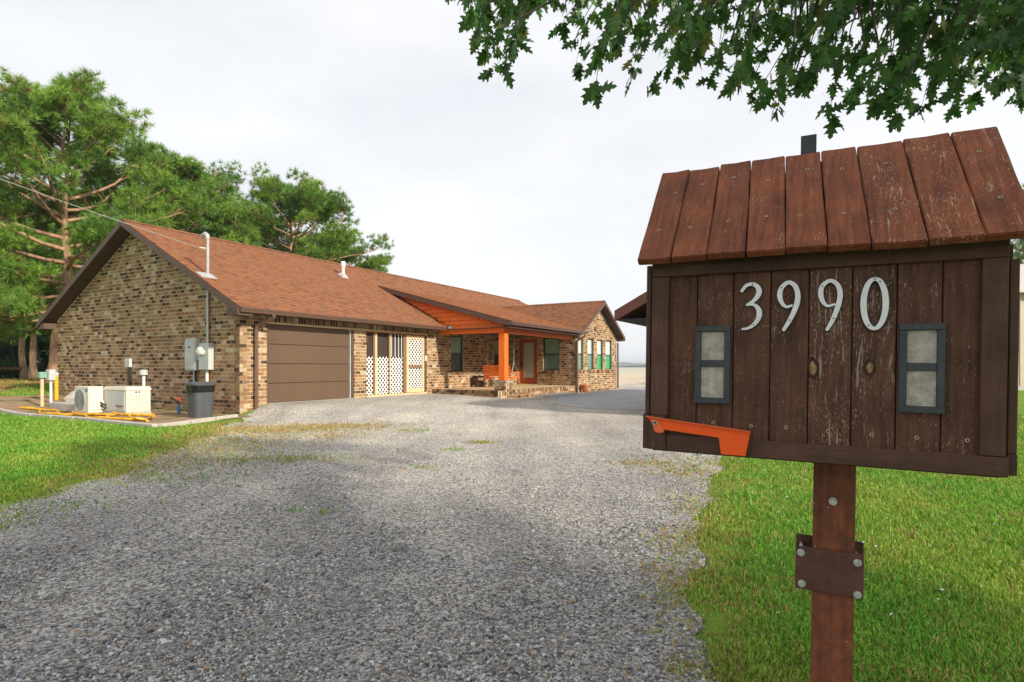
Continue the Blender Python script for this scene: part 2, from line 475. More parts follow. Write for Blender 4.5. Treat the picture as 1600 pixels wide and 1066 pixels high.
MT['beige'] = M('beige_metal_siding', (0.50, 0.42, 0.33), 0.5, 0.05, 0.8)
MT['barnroof'] = M('pale_metal_roof', (0.52, 0.47, 0.44), 0.4, 0.06, 0.8)
MT['shopwall'] = M('brown_shop_siding', (0.26, 0.19, 0.13), 0.6, 0.08, 1.2)
MT['shopsoffit'] = M('black_shop_soffit', (0.020, 0.018, 0.017), 0.8, 0.1, 2)
MT['shopfascia'] = M('red_brown_shop_fascia', (0.120, 0.042, 0.027), 0.55, 0.15, 3)
MT['pole'] = M('creosoted_pole', (0.12, 0.085, 0.06), 0.9, 0.2, 5)

# ------------------------------------------------------------------ mesh helpers
def link(o, parent=None):
    COL.objects.link(o)
    if parent:
        o.parent = parent
    return o

def tag(o, label=None, cat=None, group=None, kind=None):
    if label: o['label'] = label
    if cat: o['category'] = cat
    if group: o['group'] = group
    if kind: o['kind'] = kind
    return o

def empty(name, loc, rz=0.0, label=None, cat=None, group=None):
    o = bpy.data.objects.new(name, None)
    o.empty_display_size = 0.2
    o.location = loc
    o.rotation_euler = (0, 0, rz)
    link(o)
    return tag(o, label, cat, group)

class MB:
    def __init__(s):
        s.v, s.f, s.m, s.uv = [], [], [], []
    def face(s, pts, mi=0, uv=None):
        k = len(s.v)
        s.v += [tuple(p) for p in pts]
        s.f.append(tuple(range(k, k + len(pts))))
        s.m.append(mi)
        s.uv.append(uv)
    def box(s, x0, x1, y0, y1, z0, z1, mi=0):
        s.prism([(x0, y0), (x1, y0), (x1, y1), (x0, y1)], z0, z1, mi)
        return s
    def prism(s, poly, z0, z1, mi=0):
        """poly in x,y, counter-clockwise"""
        s.loft([(p[0], p[1], z0) for p in poly], [(p[0], p[1], z1) for p in poly], mi)
        return s
    def loft(s, lo, hi, mi=0):
        k = len(s.v)
        n = len(lo)
        s.v += [tuple(p) for p in lo] + [tuple(p) for p in hi]
        s.f.append(tuple(range(k + n - 1, k - 1, -1)))
        s.f.append(tuple(range(k + n, k + 2 * n)))
        for i in range(n):
            j = (i + 1) % n
            s.f.append((k + i, k + j, k + n + j, k + n + i))
        s.m += [mi] * (n + 2)
        s.uv += [None] * (n + 2)
        return s
    def tube(s, pts, rad, n=8, mi=0, caps=True):
        pts = [Vector(p) for p in pts]
        if not hasattr(rad, '__len__'):
            rad = [rad] * len(pts)
        rings = []
        ref = None
        for i, p in enumerate(pts):
            d = (pts[min(i + 1, len(pts) - 1)] - pts[max(i - 1, 0)]).normalized()
            if ref is None:
                ref = Vector((0, 0, 1)) if abs(d.z) < 0.9 else Vector((1, 0, 0))
            a = (ref - d * ref.dot(d)).normalized()
            ref = a
            c = d.cross(a)
            k = len(s.v)
            s.v += [tuple(p + (a * math.cos(t) + c * math.sin(t)) * rad[i]) for t in [2 * math.pi * q / n for q in range(n)]]
            rings.append(k)
        for k0, k1 in zip(rings, rings[1:]):
            for i in range(n):
                j = (i + 1) % n
                s.f.append((k0 + i, k0 + j, k1 + j, k1 + i))
                s.m.append(mi); s.uv.append(None)
        if caps:
            s.f.append(tuple(range(rings[0] + n - 1, rings[0] - 1, -1)))
            s.f.append(tuple(range(rings[-1], rings[-1] + n)))
            s.m += [mi, mi]; s.uv += [None, None]
        return s
    def lathe(s, prof, n=20, c=(0, 0, 0), mi=0):
        k = len(s.v)
        for r_, z_ in prof:
            s.v += [(c[0] + r_ * math.cos(2 * math.pi * q / n), c[1] + r_ * math.sin(2 * math.pi * q / n), c[2] + z_) for q in range(n)]
        for a in range(len(prof) - 1):
            for i in range(n):
                j = (i + 1) % n
                s.f.append((k + a * n + i, k + a * n + j, k + (a + 1) * n + j, k + (a + 1) * n + i))
                s.m.append(mi); s.uv.append(None)
        s.f.append(tuple(range(k + n - 1, k - 1, -1)))
        e = k + (len(prof) - 1) * n
        s.f.append(tuple(range(e, e + n)))
        s.m += [mi, mi]; s.uv += [None, None]
        return s
    def build(s, name, mats, parent=None, smooth=False, bevel=0.0):
        me = bpy.data.meshes.new(name)
        me.from_pydata(s.v, [], s.f)
        for m in (mats if isinstance(mats, (list, tuple)) else [mats]):
            me.materials.append(m)
        me.polygons.foreach_set('material_index', s.m)
        if any(u is not None for u in s.uv):
            lay = me.uv_layers.new(name='UVMap')
            li = 0
            for f, u in zip(s.f, s.uv):
                for q in range(len(f)):
                    lay.data[li].uv = u[q] if u else (0, 0)
                    li += 1
        if smooth:
            me.polygons.foreach_set('use_smooth', [True] * len(s.f))
        if bevel:
            b = bmesh.new()
            b.from_mesh(me)
            bmesh.ops.bevel(b, geom=b.edges[:], offset=bevel, segments=1, affect='EDGES', clamp_overlap=True)
            b.to_mesh(me)
            b.free()
        me.update()
        o = bpy.data.objects.new(name, me)
        return link(o, parent)

def np_mesh(name, v, t, mat, parent=None, tint=None, mats=None, mi=None, smooth=False):
    me = bpy.data.meshes.new(name)
    v = np.asarray(v, np.float32)
    t = np.asarray(t, np.int32)
    k = t.shape[1]
    me.vertices.add(len(v))
    me.vertices.foreach_set('co', v.ravel())
    me.loops.add(t.size)
    me.loops.foreach_set('vertex_index', t.ravel())
    me.polygons.add(len(t))
    me.polygons.foreach_set('loop_start', np.arange(0, t.size, k, dtype=np.int32))
    me.polygons.foreach_set('loop_total', np.full(len(t), k, np.int32))
    for m in (mats or [mat]):
        me.materials.append(m)
    if mi is not None:
        me.polygons.foreach_set('material_index', np.asarray(mi, np.int32))
    if smooth:
        me.polygons.foreach_set('use_smooth', np.ones(len(t), bool))
    else:
        me.shade_flat()
    me.update(calc_edges=True)
    if tint is not None:
        a = me.attributes.new('tint', 'FLOAT_COLOR', 'POINT')
        c = np.ones((len(v), 4), np.float32)
        c[:, :3] = tint
        a.data.foreach_set('color', c.ravel())
    me.validate()
    o = bpy.data.objects.new(name, me)
    return link(o, parent)

# ------------------------------------------------------------------ the lie of the land
HC = np.array([(374.5 - 800) / 900 * 15.8, 15.8])            # the brick house's near corner
HU = np.array([0.5, math.sqrt(0.75)])                         # along its garage front
HM = np.array([-math.sqrt(0.75), 0.5])                        # into the house
def to_house(X, Y):
    dx, dy = X - HC[0], Y - HC[1]
    return dx * HU[0] + dy * HU[1], dx * HM[0] + dy * HM[1]
def to_world(x, y):
    return HC[0] + x * HU[0] + y * HM[0], HC[1] + x * HU[1] + y * HM[1]
def sst(x, a, b):
    t = np.clip((x - a) / (b - a), 0, 1)
    return t * t * (3 - 2 * t)
def height(X, Y):
    X = np.asarray(X, float); Y = np.asarray(Y, float)
    x, y = to_house(X, Y)
    apron = 0.285 * sst(x, -0.25, 0.95) * (1 - sst(x, 8.2, 10.5)) * sst(y, -7.5, -0.1)
    front = 0.10 * sst(x, 5, 10) * sst(y, -11, -4) * (1 - sst(x, 40, 70))
    left = 0.34 * sst(y, 5.5, 12) * (1 - sst(x, 4, 9)) * (1 - sst(np.hypot(X, Y), 60, 110))
    roll = 0.018 * np.sin(X * 0.9 + 1.3) * np.sin(Y * 0.7) * (np.hypot(X, Y) < 40)
    return np.maximum(apron, front) + left + roll * sst(np.hypot(X, Y), 3, 6) * (1 - sst(x, -3, -1))

def smooth_noise(t, seed, amp, wl):
    r_ = np.random.default_rng(seed)
    ph = r_.uniform(0, 6.28, 5)
    return amp * sum(np.sin(np.asarray(t) / wl * 6.28 * f_ + p_) / f_ ** 0.7 for f_, p_ in zip((1, 1.9, 3.7, 6.1, 9.3), ph)) / 2.2

def drive_left(Y):
    Y = np.asarray(Y, float)
    base = np.interp(Y, [-30, 0.5, 2, 4.8, 5.6, 7.1, 8.6, 11.4, 14.4, 15.6, 16.2, 60], [-4.5, -4.5, -4.5, -4.45, -4.75, -4.75, -5.15, -5.7, -6.7, -7.35, -7.1, 18.3])
    return base + smooth_noise(Y, 3, 0.16, 2.3) * (Y < 14.2)
def drive_right(Y):
    Y = np.asarray(Y, float)
    base = np.interp(Y, [-30, 0.5, 2.0, 2.5, 3.4, 4.4, 5.5, 7.0, 8.6, 12, 17, 30, 60], [0.6, 0.6, 0.62, 0.74, 0.98, 1.30, 1.72, 2.35, 3.05, 4.2, 5.3, 12, 28])
    return base + smooth_noise(Y, 5, 0.10, 1.7)

def geo(a, b, n):
    return a * (b / a) ** (np.arange(1, n + 1) / n)
gx = np.concatenate([-geo(27, 5000, 26)[::-1], np.linspace(-27, 27, 136), geo(27, 5000, 26)])
gy = np.concatenate([-geo(12, 300, 10)[::-1], np.linspace(-12, 48, 151), geo(48, 7000, 30)])
def sheet(name, X, Y, dz, mat, kind='structure'):
    """X, Y are 2-D arrays; one quad sheet that follows the land"""
    Z = height(X, Y) + dz
    n0, n1 = X.shape
    idx = np.arange(n0 * n1).reshape(n0, n1)
    q = np.stack([idx[:-1, :-1], idx[:-1, 1:], idx[1:, 1:], idx[1:, :-1]], -1).reshape(-1, 4)
    o = np_mesh(name, np.stack([X, Y, Z], -1).reshape(-1, 3), q, mat, smooth=True)
    # faces up
    if o.data.polygons[0].normal.z < 0:
        o.data.flip_normals()
    o['kind'] = kind
    return o
GX, GY = np.meshgrid(gx, gy)
under = ((GX > drive_left(GY) + 0.25) & (GX < drive_right(GY) - 0.25) & (GY > -7) & (GY < 58)) | ((GX > 1) & (GX < 13) & (GY > 18.5) & (GY < 50) & (GX < 0.5 * GY))
tag(sheet('ground', GX, GY, np.where(under, -0.08, 0.0), MT['lawn']), 'flat green lawn and land around the house', 'ground')

# gravel drive: strips across, irregular edges
yy = np.concatenate([np.linspace(-8, 1, 12), np.linspace(1.2, 20, 190), np.linspace(20.4, 60, 60)])
tt = np.linspace(0, 1, 110)
DL, DR = drive_left(yy) - 0.25 * (yy < 14.0), drive_right(yy) + 0.10
DX = DL[:, None] + (DR - DL)[:, None] * tt[None]
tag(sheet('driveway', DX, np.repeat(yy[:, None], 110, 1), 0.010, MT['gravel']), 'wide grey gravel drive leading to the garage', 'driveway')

# smooth concrete apron beside the wing
ya = np.linspace(17.7, 52, 60)
la = np.interp(ya, [17.7, 18.3, 20.0, 23.0, 27.4, 34.0, 52.0], [4.4, 2.4, 1.5, 1.9, 3.9, 7.6, 17.5])
ra = np.interp(ya, [17.7, 30, 52], [12.0, 15.0, 26.0])
sa = np.linspace(0, 1, 24)
AX = la[:, None] + (ra - la)[:, None] * sa[None]
tag(sheet('concrete_apron', AX, np.repeat(ya[:, None], 24, 1), 0.045, MT['concrete']), 'smooth grey concrete apron past the porch', 'pavement')
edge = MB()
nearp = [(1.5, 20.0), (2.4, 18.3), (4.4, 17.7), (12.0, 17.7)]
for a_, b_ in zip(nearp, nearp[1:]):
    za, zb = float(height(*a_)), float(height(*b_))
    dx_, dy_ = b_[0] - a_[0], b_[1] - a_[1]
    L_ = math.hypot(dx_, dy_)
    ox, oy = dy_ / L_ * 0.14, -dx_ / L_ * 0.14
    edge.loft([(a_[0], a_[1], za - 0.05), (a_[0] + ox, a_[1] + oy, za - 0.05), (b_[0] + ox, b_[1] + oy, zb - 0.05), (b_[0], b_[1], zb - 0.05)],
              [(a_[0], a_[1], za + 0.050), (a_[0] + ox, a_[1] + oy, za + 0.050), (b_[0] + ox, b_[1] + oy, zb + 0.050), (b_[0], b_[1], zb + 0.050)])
e_ = edge.build('apron_lit_edge', MT['pad'])  # bright strip: the sunlight on the slab edge is put into its colour
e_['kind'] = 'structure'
tag(e_, 'edge of the concrete apron, its sunlit brightness put into the colour', 'kerb')

# orange pine-needle bed left of the house, sandy lot and dry field far beyond it
def blob(name, cx_, cy_, rx, ry, dz, mat, seed, label, cat, n=64, rings=14):
    th = np.linspace(0, 2 * np.pi, n)
    w = 1 + smooth_noise(th / 6.283 * 10, seed, 0.12, 5)
    w[-1] = w[0]
    rr = np.linspace(0.0, 1, rings)
    X = cx_ + rx * rr[:, None] * (w * np.cos(th))[None]
    Y = cy_ + ry * rr[:, None] * (w * np.sin(th))[None]
    return tag(sheet(name, X, Y, dz, mat), label, cat)
blob('needle_bed', -24.5, 31, 9.5, 9.5, 0.006, MT['needlebed'], 11, 'orange carpet of fallen pine needles under the pines', 'ground cover')
blob('sandy_lot', 30, 82, 52, 50, 0.006, MT['sand'], 12, 'pale sandy lot beyond the concrete apron', 'ground')
def bigsheet(name, x0, x1, y0, y1, dz, mat, label, cat):
    X, Y = np.meshgrid(np.linspace(x0, x1, 40), y0 * (y1 / y0) ** np.linspace(0, 1, 30))
    return tag(sheet(name, X, Y, dz, mat), label, cat)
bigsheet('field', -900, 1500, 118, 2300, 0.003, MT['field'], 'wide dry field running out to the hills', 'field')

# far hills
def hills(name, y, x0, x1, prof, dep, label):
    xs = np.linspace(x0, x1, 90)
    hh = np.interp(xs, [p[0] for p in prof], [p[1] for p in prof]) + smooth_noise(xs, 21, 1.2, 160)
    hh = np.maximum(hh, 0.5)
    rows = [0.0, 0.35, 0.7, 1.0, 1.4, 2.0]
    hs = [0.0, 0.45, 0.85, 1.0, 0.8, 0.0]
    X = np.repeat(xs[None], len(rows), 0)
    Y = np.array([y + dep * r_ for r_ in rows])[:, None] + np.zeros_like(X)
    Z = np.array(hs)[:, None] * hh[None]
    n0, n1 = X.shape
    idx = np.arange(n0 * n1).reshape(n0, n1)
    q = np.stack([idx[:-1, :-1], idx[:-1, 1:], idx[1:, 1:], idx[1:, :-1]], -1).reshape(-1, 4)
    o = np_mesh(name, np.stack([X, Y, Z - 0.3], -1).reshape(-1, 3), q, MT['hill'], smooth=True)
    o['kind'] = 'structure'
    return tag(o, label, 'hills')
hills('hills', 2600, -1600, 2600, [(-1600, 8), (300, 10), (430, 9), (480, 13), (520, 22), (560, 25), (600, 22), (680, 17), (1500, 12), (2600, 9)], 300, 'low blue hills on the far horizon')
hills('far_woods', 900, -700, 1200, [(-700, 5), (100, 3.5), (300, 3.2), (1200, 5)], 40, 'thin dark line of woods across the field')

# ------------------------------------------------------------------ the brick house
house = empty('brick_house', (HC[0], HC[1], 0), R(60), 'long low brown brick house with red-brown shingle roof and orange porch gable', 'house')
COURSE, BLEN, JOINT = 0.111, 0.222, 0.017
BRICKS = []     # every brick: (wall, centre xyz, size xyz, tint)

def wall(P0, e, nrm, s0, s1, z0, top, openings=(), thick=0.22, bricks=True, soldier=None, phase=0.0):
    """a wall in the plane through P0 along e, facing nrm; top(s) is its upper outline; openings are (s0, s1, z0, z1)"""
    P0, e, nrm = Vector(P0), Vector(e), Vector(nrm)
    br = sorted(set([s0, s1] + [q for o in openings for q in o[:2]] + [q for q in top.breaks if s0 < q < s1]))
    m = MB()
    for a, b in zip(br, br[1:]):
        mid = (a + b) / 2
        cuts = sorted([(o[2], o[3]) for o in openings if o[0] < mid < o[1]])
        zs = [z0]
        for c in cuts:
            zs += [c[0], c[1]]
        zs.append(None)
        for lo, hi in zip(zs[::2], zs[1::2]):
            za, zb = (top(a), top(b)) if hi is None else (hi, hi)
            if hi is not None and hi - lo < 0.01:
                continue
            if hi is None and za - lo < 0.01 and zb - lo < 0.01:
                continue
            fr = [P0 + e * a + Vector((0, 0, lo)), P0 + e * b + Vector((0, 0, lo)), P0 + e * b + Vector((0, 0, zb)), P0 + e * a + Vector((0, 0, za))]
            bk = [p - nrm * thick for p in fr]
            m.loft(bk, fr)
    w = m.build('wall', MT['mortar'], house)
    if not bricks:
        return w
    k0 = int(math.floor(z0 / COURSE))
    r_ = np.random.default_rng(int(abs(P0.x * 31 + P0.y * 17 + 100)))
    k = k0
    while True:
        zb, zt = k * COURSE, (k + 1) * COURSE - JOINT
        k += 1
        if zb > top.zmax:
            break
        # intervals of this course that lie under the outline
        lo_, hi_ = None, None
        ss = np.linspace(s0, s1, 241)
        ok = np.array([top(q) >= zt - 0.015 for q in ss])
        if not ok.any():
            continue
        iv = [(ss[ok][0], ss[ok][-1])]
        zm = (zb + zt) / 2
        sold = soldier and soldier[0] < zm < soldier[1]
        if sold:
            iv = [q for i in iv for q in cut(i, (soldier[2], soldier[3]))]
        for o in openings:
            if o[2] - 0.02 < zm < o[3] + 0.02:
                iv = [q for i in iv for q in cut(i, (o[0], o[1]))]
        off = (BLEN / 2 if k % 2 else 0.0) + phase
        for a, b in iv:
            s = math.floor((a - off) / BLEN) * BLEN + off
            while s < b:
                p, q = max(s, a), min(s + BLEN - JOINT, b)
                s += BLEN
                if q - p < 0.03:
                    continue
                BRICKS.append((w, P0, e, nrm, (p + q) / 2, (zb + zt) / 2, q - p, zt - zb, r_.uniform(0.0015, 0.0040), r_.choice(5, p=BW)))
    if soldier:
        s = soldier[2]
        while s < soldier[3] - 0.05:
            BRICKS.append((w, P0, e, nrm, s + 0.045, (soldier[0] + soldier[1]) / 2, 0.082, soldier[1] - soldier[0] - 0.012, r_.uniform(0.008, 0.014), r_.choice(5, p=[0.3, 0.3, 0.25, 0.1, 0.05])))
            s += 0.105
    return w

def cut(i, o):
    a, b = i
    c, d = o
    if d <= a or c >= b:
        return [i]
    out = []
    if c > a: out.append((a, c))
    if d < b: out.append((d, b))
    return out

class Flat:
    def __init__(s, z): s.z, s.breaks, s.zmax = z, [], z
    def __call__(s, q): return s.z
class Gable:
    def __init__(s, mid, zr, slope): s.mid, s.zr, s.sl, s.breaks, s.zmax = mid, zr, slope, [mid], zr
    def __call__(s, q): return s.zr - s.sl * abs(q - s.mid)

PITCH, EZ, EY, RY = 0.517, 2.95, -0.56, 5.3
RZ = EZ + PITCH * (RY - EY)
WX0, WX1, WY = 15.46, 21.2, -3.2
WMID = (WX0 + WX1) / 2
WPITCH, WRZ = 0.564, 4.77
GAR = (0.86, 4.25, 0.30, 2.63)
LAT = (4.84, 8.18, 0.30, 2.63)
WIN_BACK = [(9.79, 10.71, 1.15, 2.67), (13.25, 14.15, 1.15, 2.67)]
DOOR = (0.10, 1.14, 0.46, 2.76)             # on the wing's side wall, measured from the back corner
WIN_SIDE = (1.49, 2.36, 1.17, 2.76)
WIN_WING = [(15.67, 16.44, 1.18, 2.78), (16.98, 17.78, 1.18, 2.78), (18.27, 19.10, 1.18, 2.78), (19.52, 20.46, 1.18, 2.78)]

w_gable = wall((0, 0, 0), (0, 1, 0), (-1, 0, 0), 0.0, 10.6, -0.25, Gable(5.3, RZ - 0.20, PITCH), phase=0.05)
w_front = wall((0, 0, 0), (1, 0, 0), (0, -1, 0), 0.0, WX0, -0.25, Flat(2.90), [(GAR[0], GAR[1], -0.3, GAR[3]), (LAT[0], LAT[1], -0.3, LAT[3])] + WIN_BACK, soldier=(2.655, 2.90, 0.80, 8.22))
w_side = wall((WX0, 0, 0), (0, -1, 0), (-1, 0, 0), 0.0, 3.2, -0.25, Flat(2.96), [DOOR, WIN_SIDE], phase=0.1)
w_wing = wall((0, WY, 0), (1, 0, 0), (0, -1, 0), WX0, WX1, -0.25, Gable(WMID, WRZ - 0.19, WPITCH), WIN_WING, phase=0.07)
# sides that only another viewpoint would see
wall((WX1, WY, 0), (0, 1, 0), (1, 0, 0), 0.0, 3.2, -0.25, Flat(2.95))
wall((WX1, 0, 0), (1, 0, 0), (0, -1, 0), 0.0, 4.4, -0.25, Flat(2.90))
wall((0, 10.6, 0), (1, 0, 0), (0, 1, 0), 0.0, 25.6, -0.25, Flat(2.90), bricks=False)
wall((25.6, 0, 0), (0, 1, 0), (1, 0, 0), 0.0, 10.6, -0.25, Flat(2.90), bricks=False)

# turn the brick list into objects: the 300 that show largest stand alone, the rest are joined wall by wall
def brick_box(b):
    w, P0, e, nrm, s, z, ln, ht, pr, ti = b
    c = P0 + e * s + Vector((0, 0, z)) + nrm * (pr / 2 - 0.01)
    dep = pr + 0.02
    sx = abs(e.x) * ln + abs(nrm.x) * dep
    sy = abs(e.y) * ln + abs(nrm.y) * dep
    return c, (sx, sy, ht)
score = []
for i, b in enumerate(BRICKS):
    c, sz = brick_box(b)
    X, Y = to_world(c.x, c.y)
    d = math.sqrt(X * X + Y * Y + (c.z - EYE) ** 2)
    nw = HU * b[3].x + HM * b[3].y
    cosv = -(nw[0] * X + nw[1] * Y) / d
    px = 800 + 900 * X / Y
    seen = cosv > 0.05 and px > 60 and c.z > (0.05 if px < 420 else 0.3)
    score.append(b[6] * b[7] * cosv / d ** 2 if seen else -1)
order = np.argsort(score)[::-1]
single = set(int(i) for i in order[:300])
cube_me = []
for m_ in BMATS:
    q = MB().box(-0.5, 0.5, -0.5, 0.5, -0.5, 0.5)
    me = bpy.data.meshes.new('brick')
    me.from_pydata(q.v, [], q.f)
    me.materials.append(m_)
    cube_me.append(me)
rest = {}
for i, b in enumerate(BRICKS):
    c, sz = brick_box(b)
    if i in single:
        o = bpy.data.objects.new('brick', cube_me[b[9]])
        o.location = c
        o.scale = sz
        link(o, b[0])
    else:
        rest.setdefault(b[0].name, []).append((c, sz, b[9]))
CUBE_V = np.array([(x, y, z) for z in (-.5, .5) for y in (-.5, .5) for x in (-.5, .5)])
CUBE_F = np.array([(0, 2, 3, 1), (4, 5, 7, 6), (0, 1, 5, 4), (2, 6, 7, 3), (0, 4, 6, 2), (1, 3, 7, 5)])
def boxes_mesh(name, boxes, mats, parent):
    n = len(boxes)
    c = np.array([tuple(b[0]) for b in boxes])
    s = np.array([b[1] for b in boxes])
    v = (c[:, None] + CUBE_V[None] * s[:, None]).reshape(-1, 3)
    f = (np.arange(n)[:, None, None] * 8 + CUBE_F[None]).reshape(-1, 4)
    mi = np.repeat([b[2] for b in boxes], 6)
    return np_mesh(name, v, f, None, parent, mats=mats, mi=mi)
for wname, lst in rest.items():
    tag(boxes_mesh('brickwork', lst, BMATS, bpy.data.objects[wname]), kind='stuff')

# ---- roofs
def slope(m, A, B, C, D, step=0.14, lift=0.014, mi=0):
    """shingle courses from the eave A-B up to the ridge D-C, each lapping the one below"""
    A, B, C, D = map(Vector, (A, B, C, D))
    L = ((D - A).length + (C - B).length) / 2
    n = max(2, int(L / step))
    nrm = (B - A).cross(D - A).normalized()
    ex = (B - A).normalized()
    up = (ex.cross(nrm) * -1).normalized()
    for k in range(n):
        t0, t1 = k / n, (k + 1) / n
        p0, p1 = A.lerp(D, t0) + nrm * lift, B.lerp(C, t0) + nrm * lift
        q0, q1 = A.lerp(D, t1) + nrm * 0.001, B.lerp(C, t1) + nrm * 0.001
        uv = [((p - A).dot(ex), (p - A).dot(up)) for p in (p0, p1, q1, q0)]
        uv = [(u_, abs(v_) * n * 0.14 / L) for u_, v_ in uv]
        m.face([p0, p1, q1, q0], mi, uv)
        m.face([p0 - nrm * lift, p1 - nrm * lift, p1, p0], mi, [uv[0], uv[1], uv[1], uv[0]])
def slab(m, top, th, mi=0):
    """a roof deck: polygon top and the same polygon th lower"""
    m.loft([(p[0], p[1], p[2] - th) for p in top], top, mi)

XA, XB = -0.40, 25.0
m = MB()
XE = 8.62
EZ0 = EZ + PITCH * (0.0 - EY)
slab(m, [(XA, EY, EZ), (XE, EY, EZ), (XE, RY, RZ), (XA, RY, RZ)], 0.15, 1)
slab(m, [(XE, 0.0, EZ0), (XB + 1, 0.0, EZ0), (XB, RY, RZ), (XE, RY, RZ)], 0.15, 1)
slab(m, [(XA, RY, RZ), (XB, RY, RZ), (XB + 1, 2 * RY - EY, EZ), (XA, 2 * RY - EY, EZ)], 0.15, 1)
slope(m, (XA - 0.02, EY - 0.03, EZ - 0.012 + 0.004), (XE, EY - 0.03, EZ - 0.012 + 0.004), (XE, RY, RZ + 0.004), (XA - 0.02, RY, RZ + 0.004))
slope(m, (XE, 0.0, EZ0 + 0.004), (XB + 1, 0.0, EZ0 + 0.004), (XB, RY, RZ + 0.004), (XE, RY, RZ + 0.004))
slope(m, (XB + 1, 2 * RY - EY + 0.03, EZ - 0.008), (XA - 0.02, 2 * RY - EY + 0.03, EZ - 0.008), (XA - 0.02, RY, RZ + 0.004), (XB, RY, RZ + 0.004))
m.face([(XB + 1, EY, EZ - 0.02), (XB + 1.6, RY, RZ - 0.9), (XB, RY, RZ)], 0, [(0, 0), (5, 0), (5, 3)])
m.face([(XB + 1.6, RY, RZ - 0.9), (XB + 1, 2 * RY - EY, EZ - 0.02), (XB, RY, RZ)], 0, [(0, 0), (5, 0), (0, 3)])
roof = m.build('roof', [MT['shingle'], MT['soffit']], house)
m = MB()      # ridge cap pieces
x = XA
while x < XB - 0.1:
    for sgn in (-1, 1):
        a = [(x, RY, RZ + 0.034), (x + 0.34, RY, RZ + 0.026), (x + 0.34, RY + sgn * 0.15, RZ + 0.026 - 0.078), (x, RY + sgn * 0.15, RZ + 0.034 - 0.078)]
        m.face(a if sgn < 0 else a[::-1], 0, [(x, 0), (x + 0.3, 0), (x + 0.3, 0.13), (x, 0.13)])
    x += 0.30
m.build('ridge_cap', [MT['shingle']], roof)
for ya_, za_, yb_, zb_ in ((EY, EZ, RY, RZ), (2 * RY - EY, EZ, RY, RZ)):      # fascia boards up the two rakes
    MB().loft([(XA - 0.045, ya_, za_ - 0.20), (XA - 0.003, ya_, za_ - 0.20), (XA - 0.003, yb_, zb_ - 0.20), (XA - 0.045, yb_, zb_ - 0.20)],
              [(XA - 0.045, ya_, za_ - 0.012), (XA - 0.003, ya_, za_ - 0.012), (XA - 0.003, yb_, zb_ - 0.012), (XA - 0.045, yb_, zb_ - 0.012)]).build('rake_fascia', MT['fascia'], roof)
for y0_, y1_ in ((EY, -0.02), (10.62, 2 * RY - EY)):                           # boxed-in eave ends
    MB().box(XA, -0.01, y0_, y1_, EZ - 0.22, EZ - 0.02).build('eave_return', MT['fascia'], roof)
MB().box(0.0, XE, EY, -0.015, EZ - 0.12, EZ - 0.09).build('soffit', MT['soffit'], roof)
def gutter(x0, x1, y, z, parent, name='gutter'):
    prof = [(0.0, -0.13), (-0.075, -0.13), (-0.105, -0.06), (-0.125, -0.035), (-0.125, 0.0), (0.0, 0.0)]
    m = MB()
    m.loft([(x0, y + p, z + q) for p, q in prof], [(x1, y + p, z + q) for p, q in prof])
    return m.build(name, MT['gutter'], parent)
gutter(XA, XE, EY - 0.004, EZ - 0.015, house)
def downspout(pts, parent, w=0.05):
    m = MB()
    m.tube(pts, w, 4)
    return m.build('downspout', MT['gutter'], parent)
downspout([(0.62, EY - 0.07, 2.84), (0.62, EY - 0.07, 2.74), (0.46, -0.12, 2.52), (0.46, -0.085, 2.40), (0.46, -0.085, 0.14)], house, 0.062)

# porch roof: shallower, running out from the main slope
PEZ, PEY, PTY = 3.07, -3.55, 3.12
PTZ = EZ + PITCH * (PTY - EY) + 0.01
PX0 = 8.66
def porch_z(y): return PEZ + (PTZ - PEZ) * (y - PEY) / (PTY - PEY)
xr0 = WMID - (WRZ - PEZ) / WPITCH + 0.45
m = MB()
slab(m, [(PX0, PEY, PEZ), (xr0, PEY, PEZ), (WMID, PTY, PTZ), (PX0, PTY, PTZ)], 0.13, 1)
slope(m, (PX0 - 0.02, PEY - 0.03, PEZ - 0.002), (xr0, PEY - 0.03, PEZ - 0.002), (WMID + 0.2, PTY, PTZ + 0.004), (PX0 - 0.02, PTY, PTZ + 0.004))
proof = m.build('porch_roof', [MT['shingle'], MT['soffit']], house)
MB().loft([(PX0 - 0.05, PEY, PEZ - 0.19), (PX0 - 0.005, PEY, PEZ - 0.19), (PX0 - 0.005, PTY, PTZ - 0.19), (PX0 - 0.05, PTY, PTZ - 0.19)],
          [(PX0 - 0.05, PEY, PEZ - 0.012), (PX0 - 0.005, PEY, PEZ - 0.012), (PX0 - 0.005, PTY, PTZ - 0.012), (PX0 - 0.05, PTY, PTZ - 0.012)]).build('rake_fascia', MT['fascia'], proof)
gutter(PX0 - 0.05, xr0 + 0.2, PEY - 0.004, PEZ - 0.02, house)
MB().box(PX0, WX0 - 0.01, PEY + 0.02, -0.02, 2.835, 2.86).build('porch_ceiling', MT['soffit'], house)
# orange board siding of the porch's open side, board by board
SX = 8.93
z = 2.86
k = 0
while z < 4.7:
    zt = z + 0.160
    yf = PEY + (zt + 0.14 - PEZ) / (PTZ - PEZ) * (PTY - PEY)
    yf = max(yf, -3.12)
    yb = EY + (z - EZ) / PITCH + 0.10
    yb = max(yb, -0.05) if z < 3.0 else yb
    if yb - yf > 0.1:
        b_ = MB().loft([(SX - 0.022, yf, z), (SX + 0.03, yf, z), (SX + 0.03, yb, z), (SX - 0.022, yb, z)], [(SX + 0.012, yf, zt), (SX + 0.03, yf, zt), (SX + 0.03, yb, zt), (SX + 0.012, yb, zt)])
        b_.build('siding_board', MT['orange'], house)
    z += 0.172
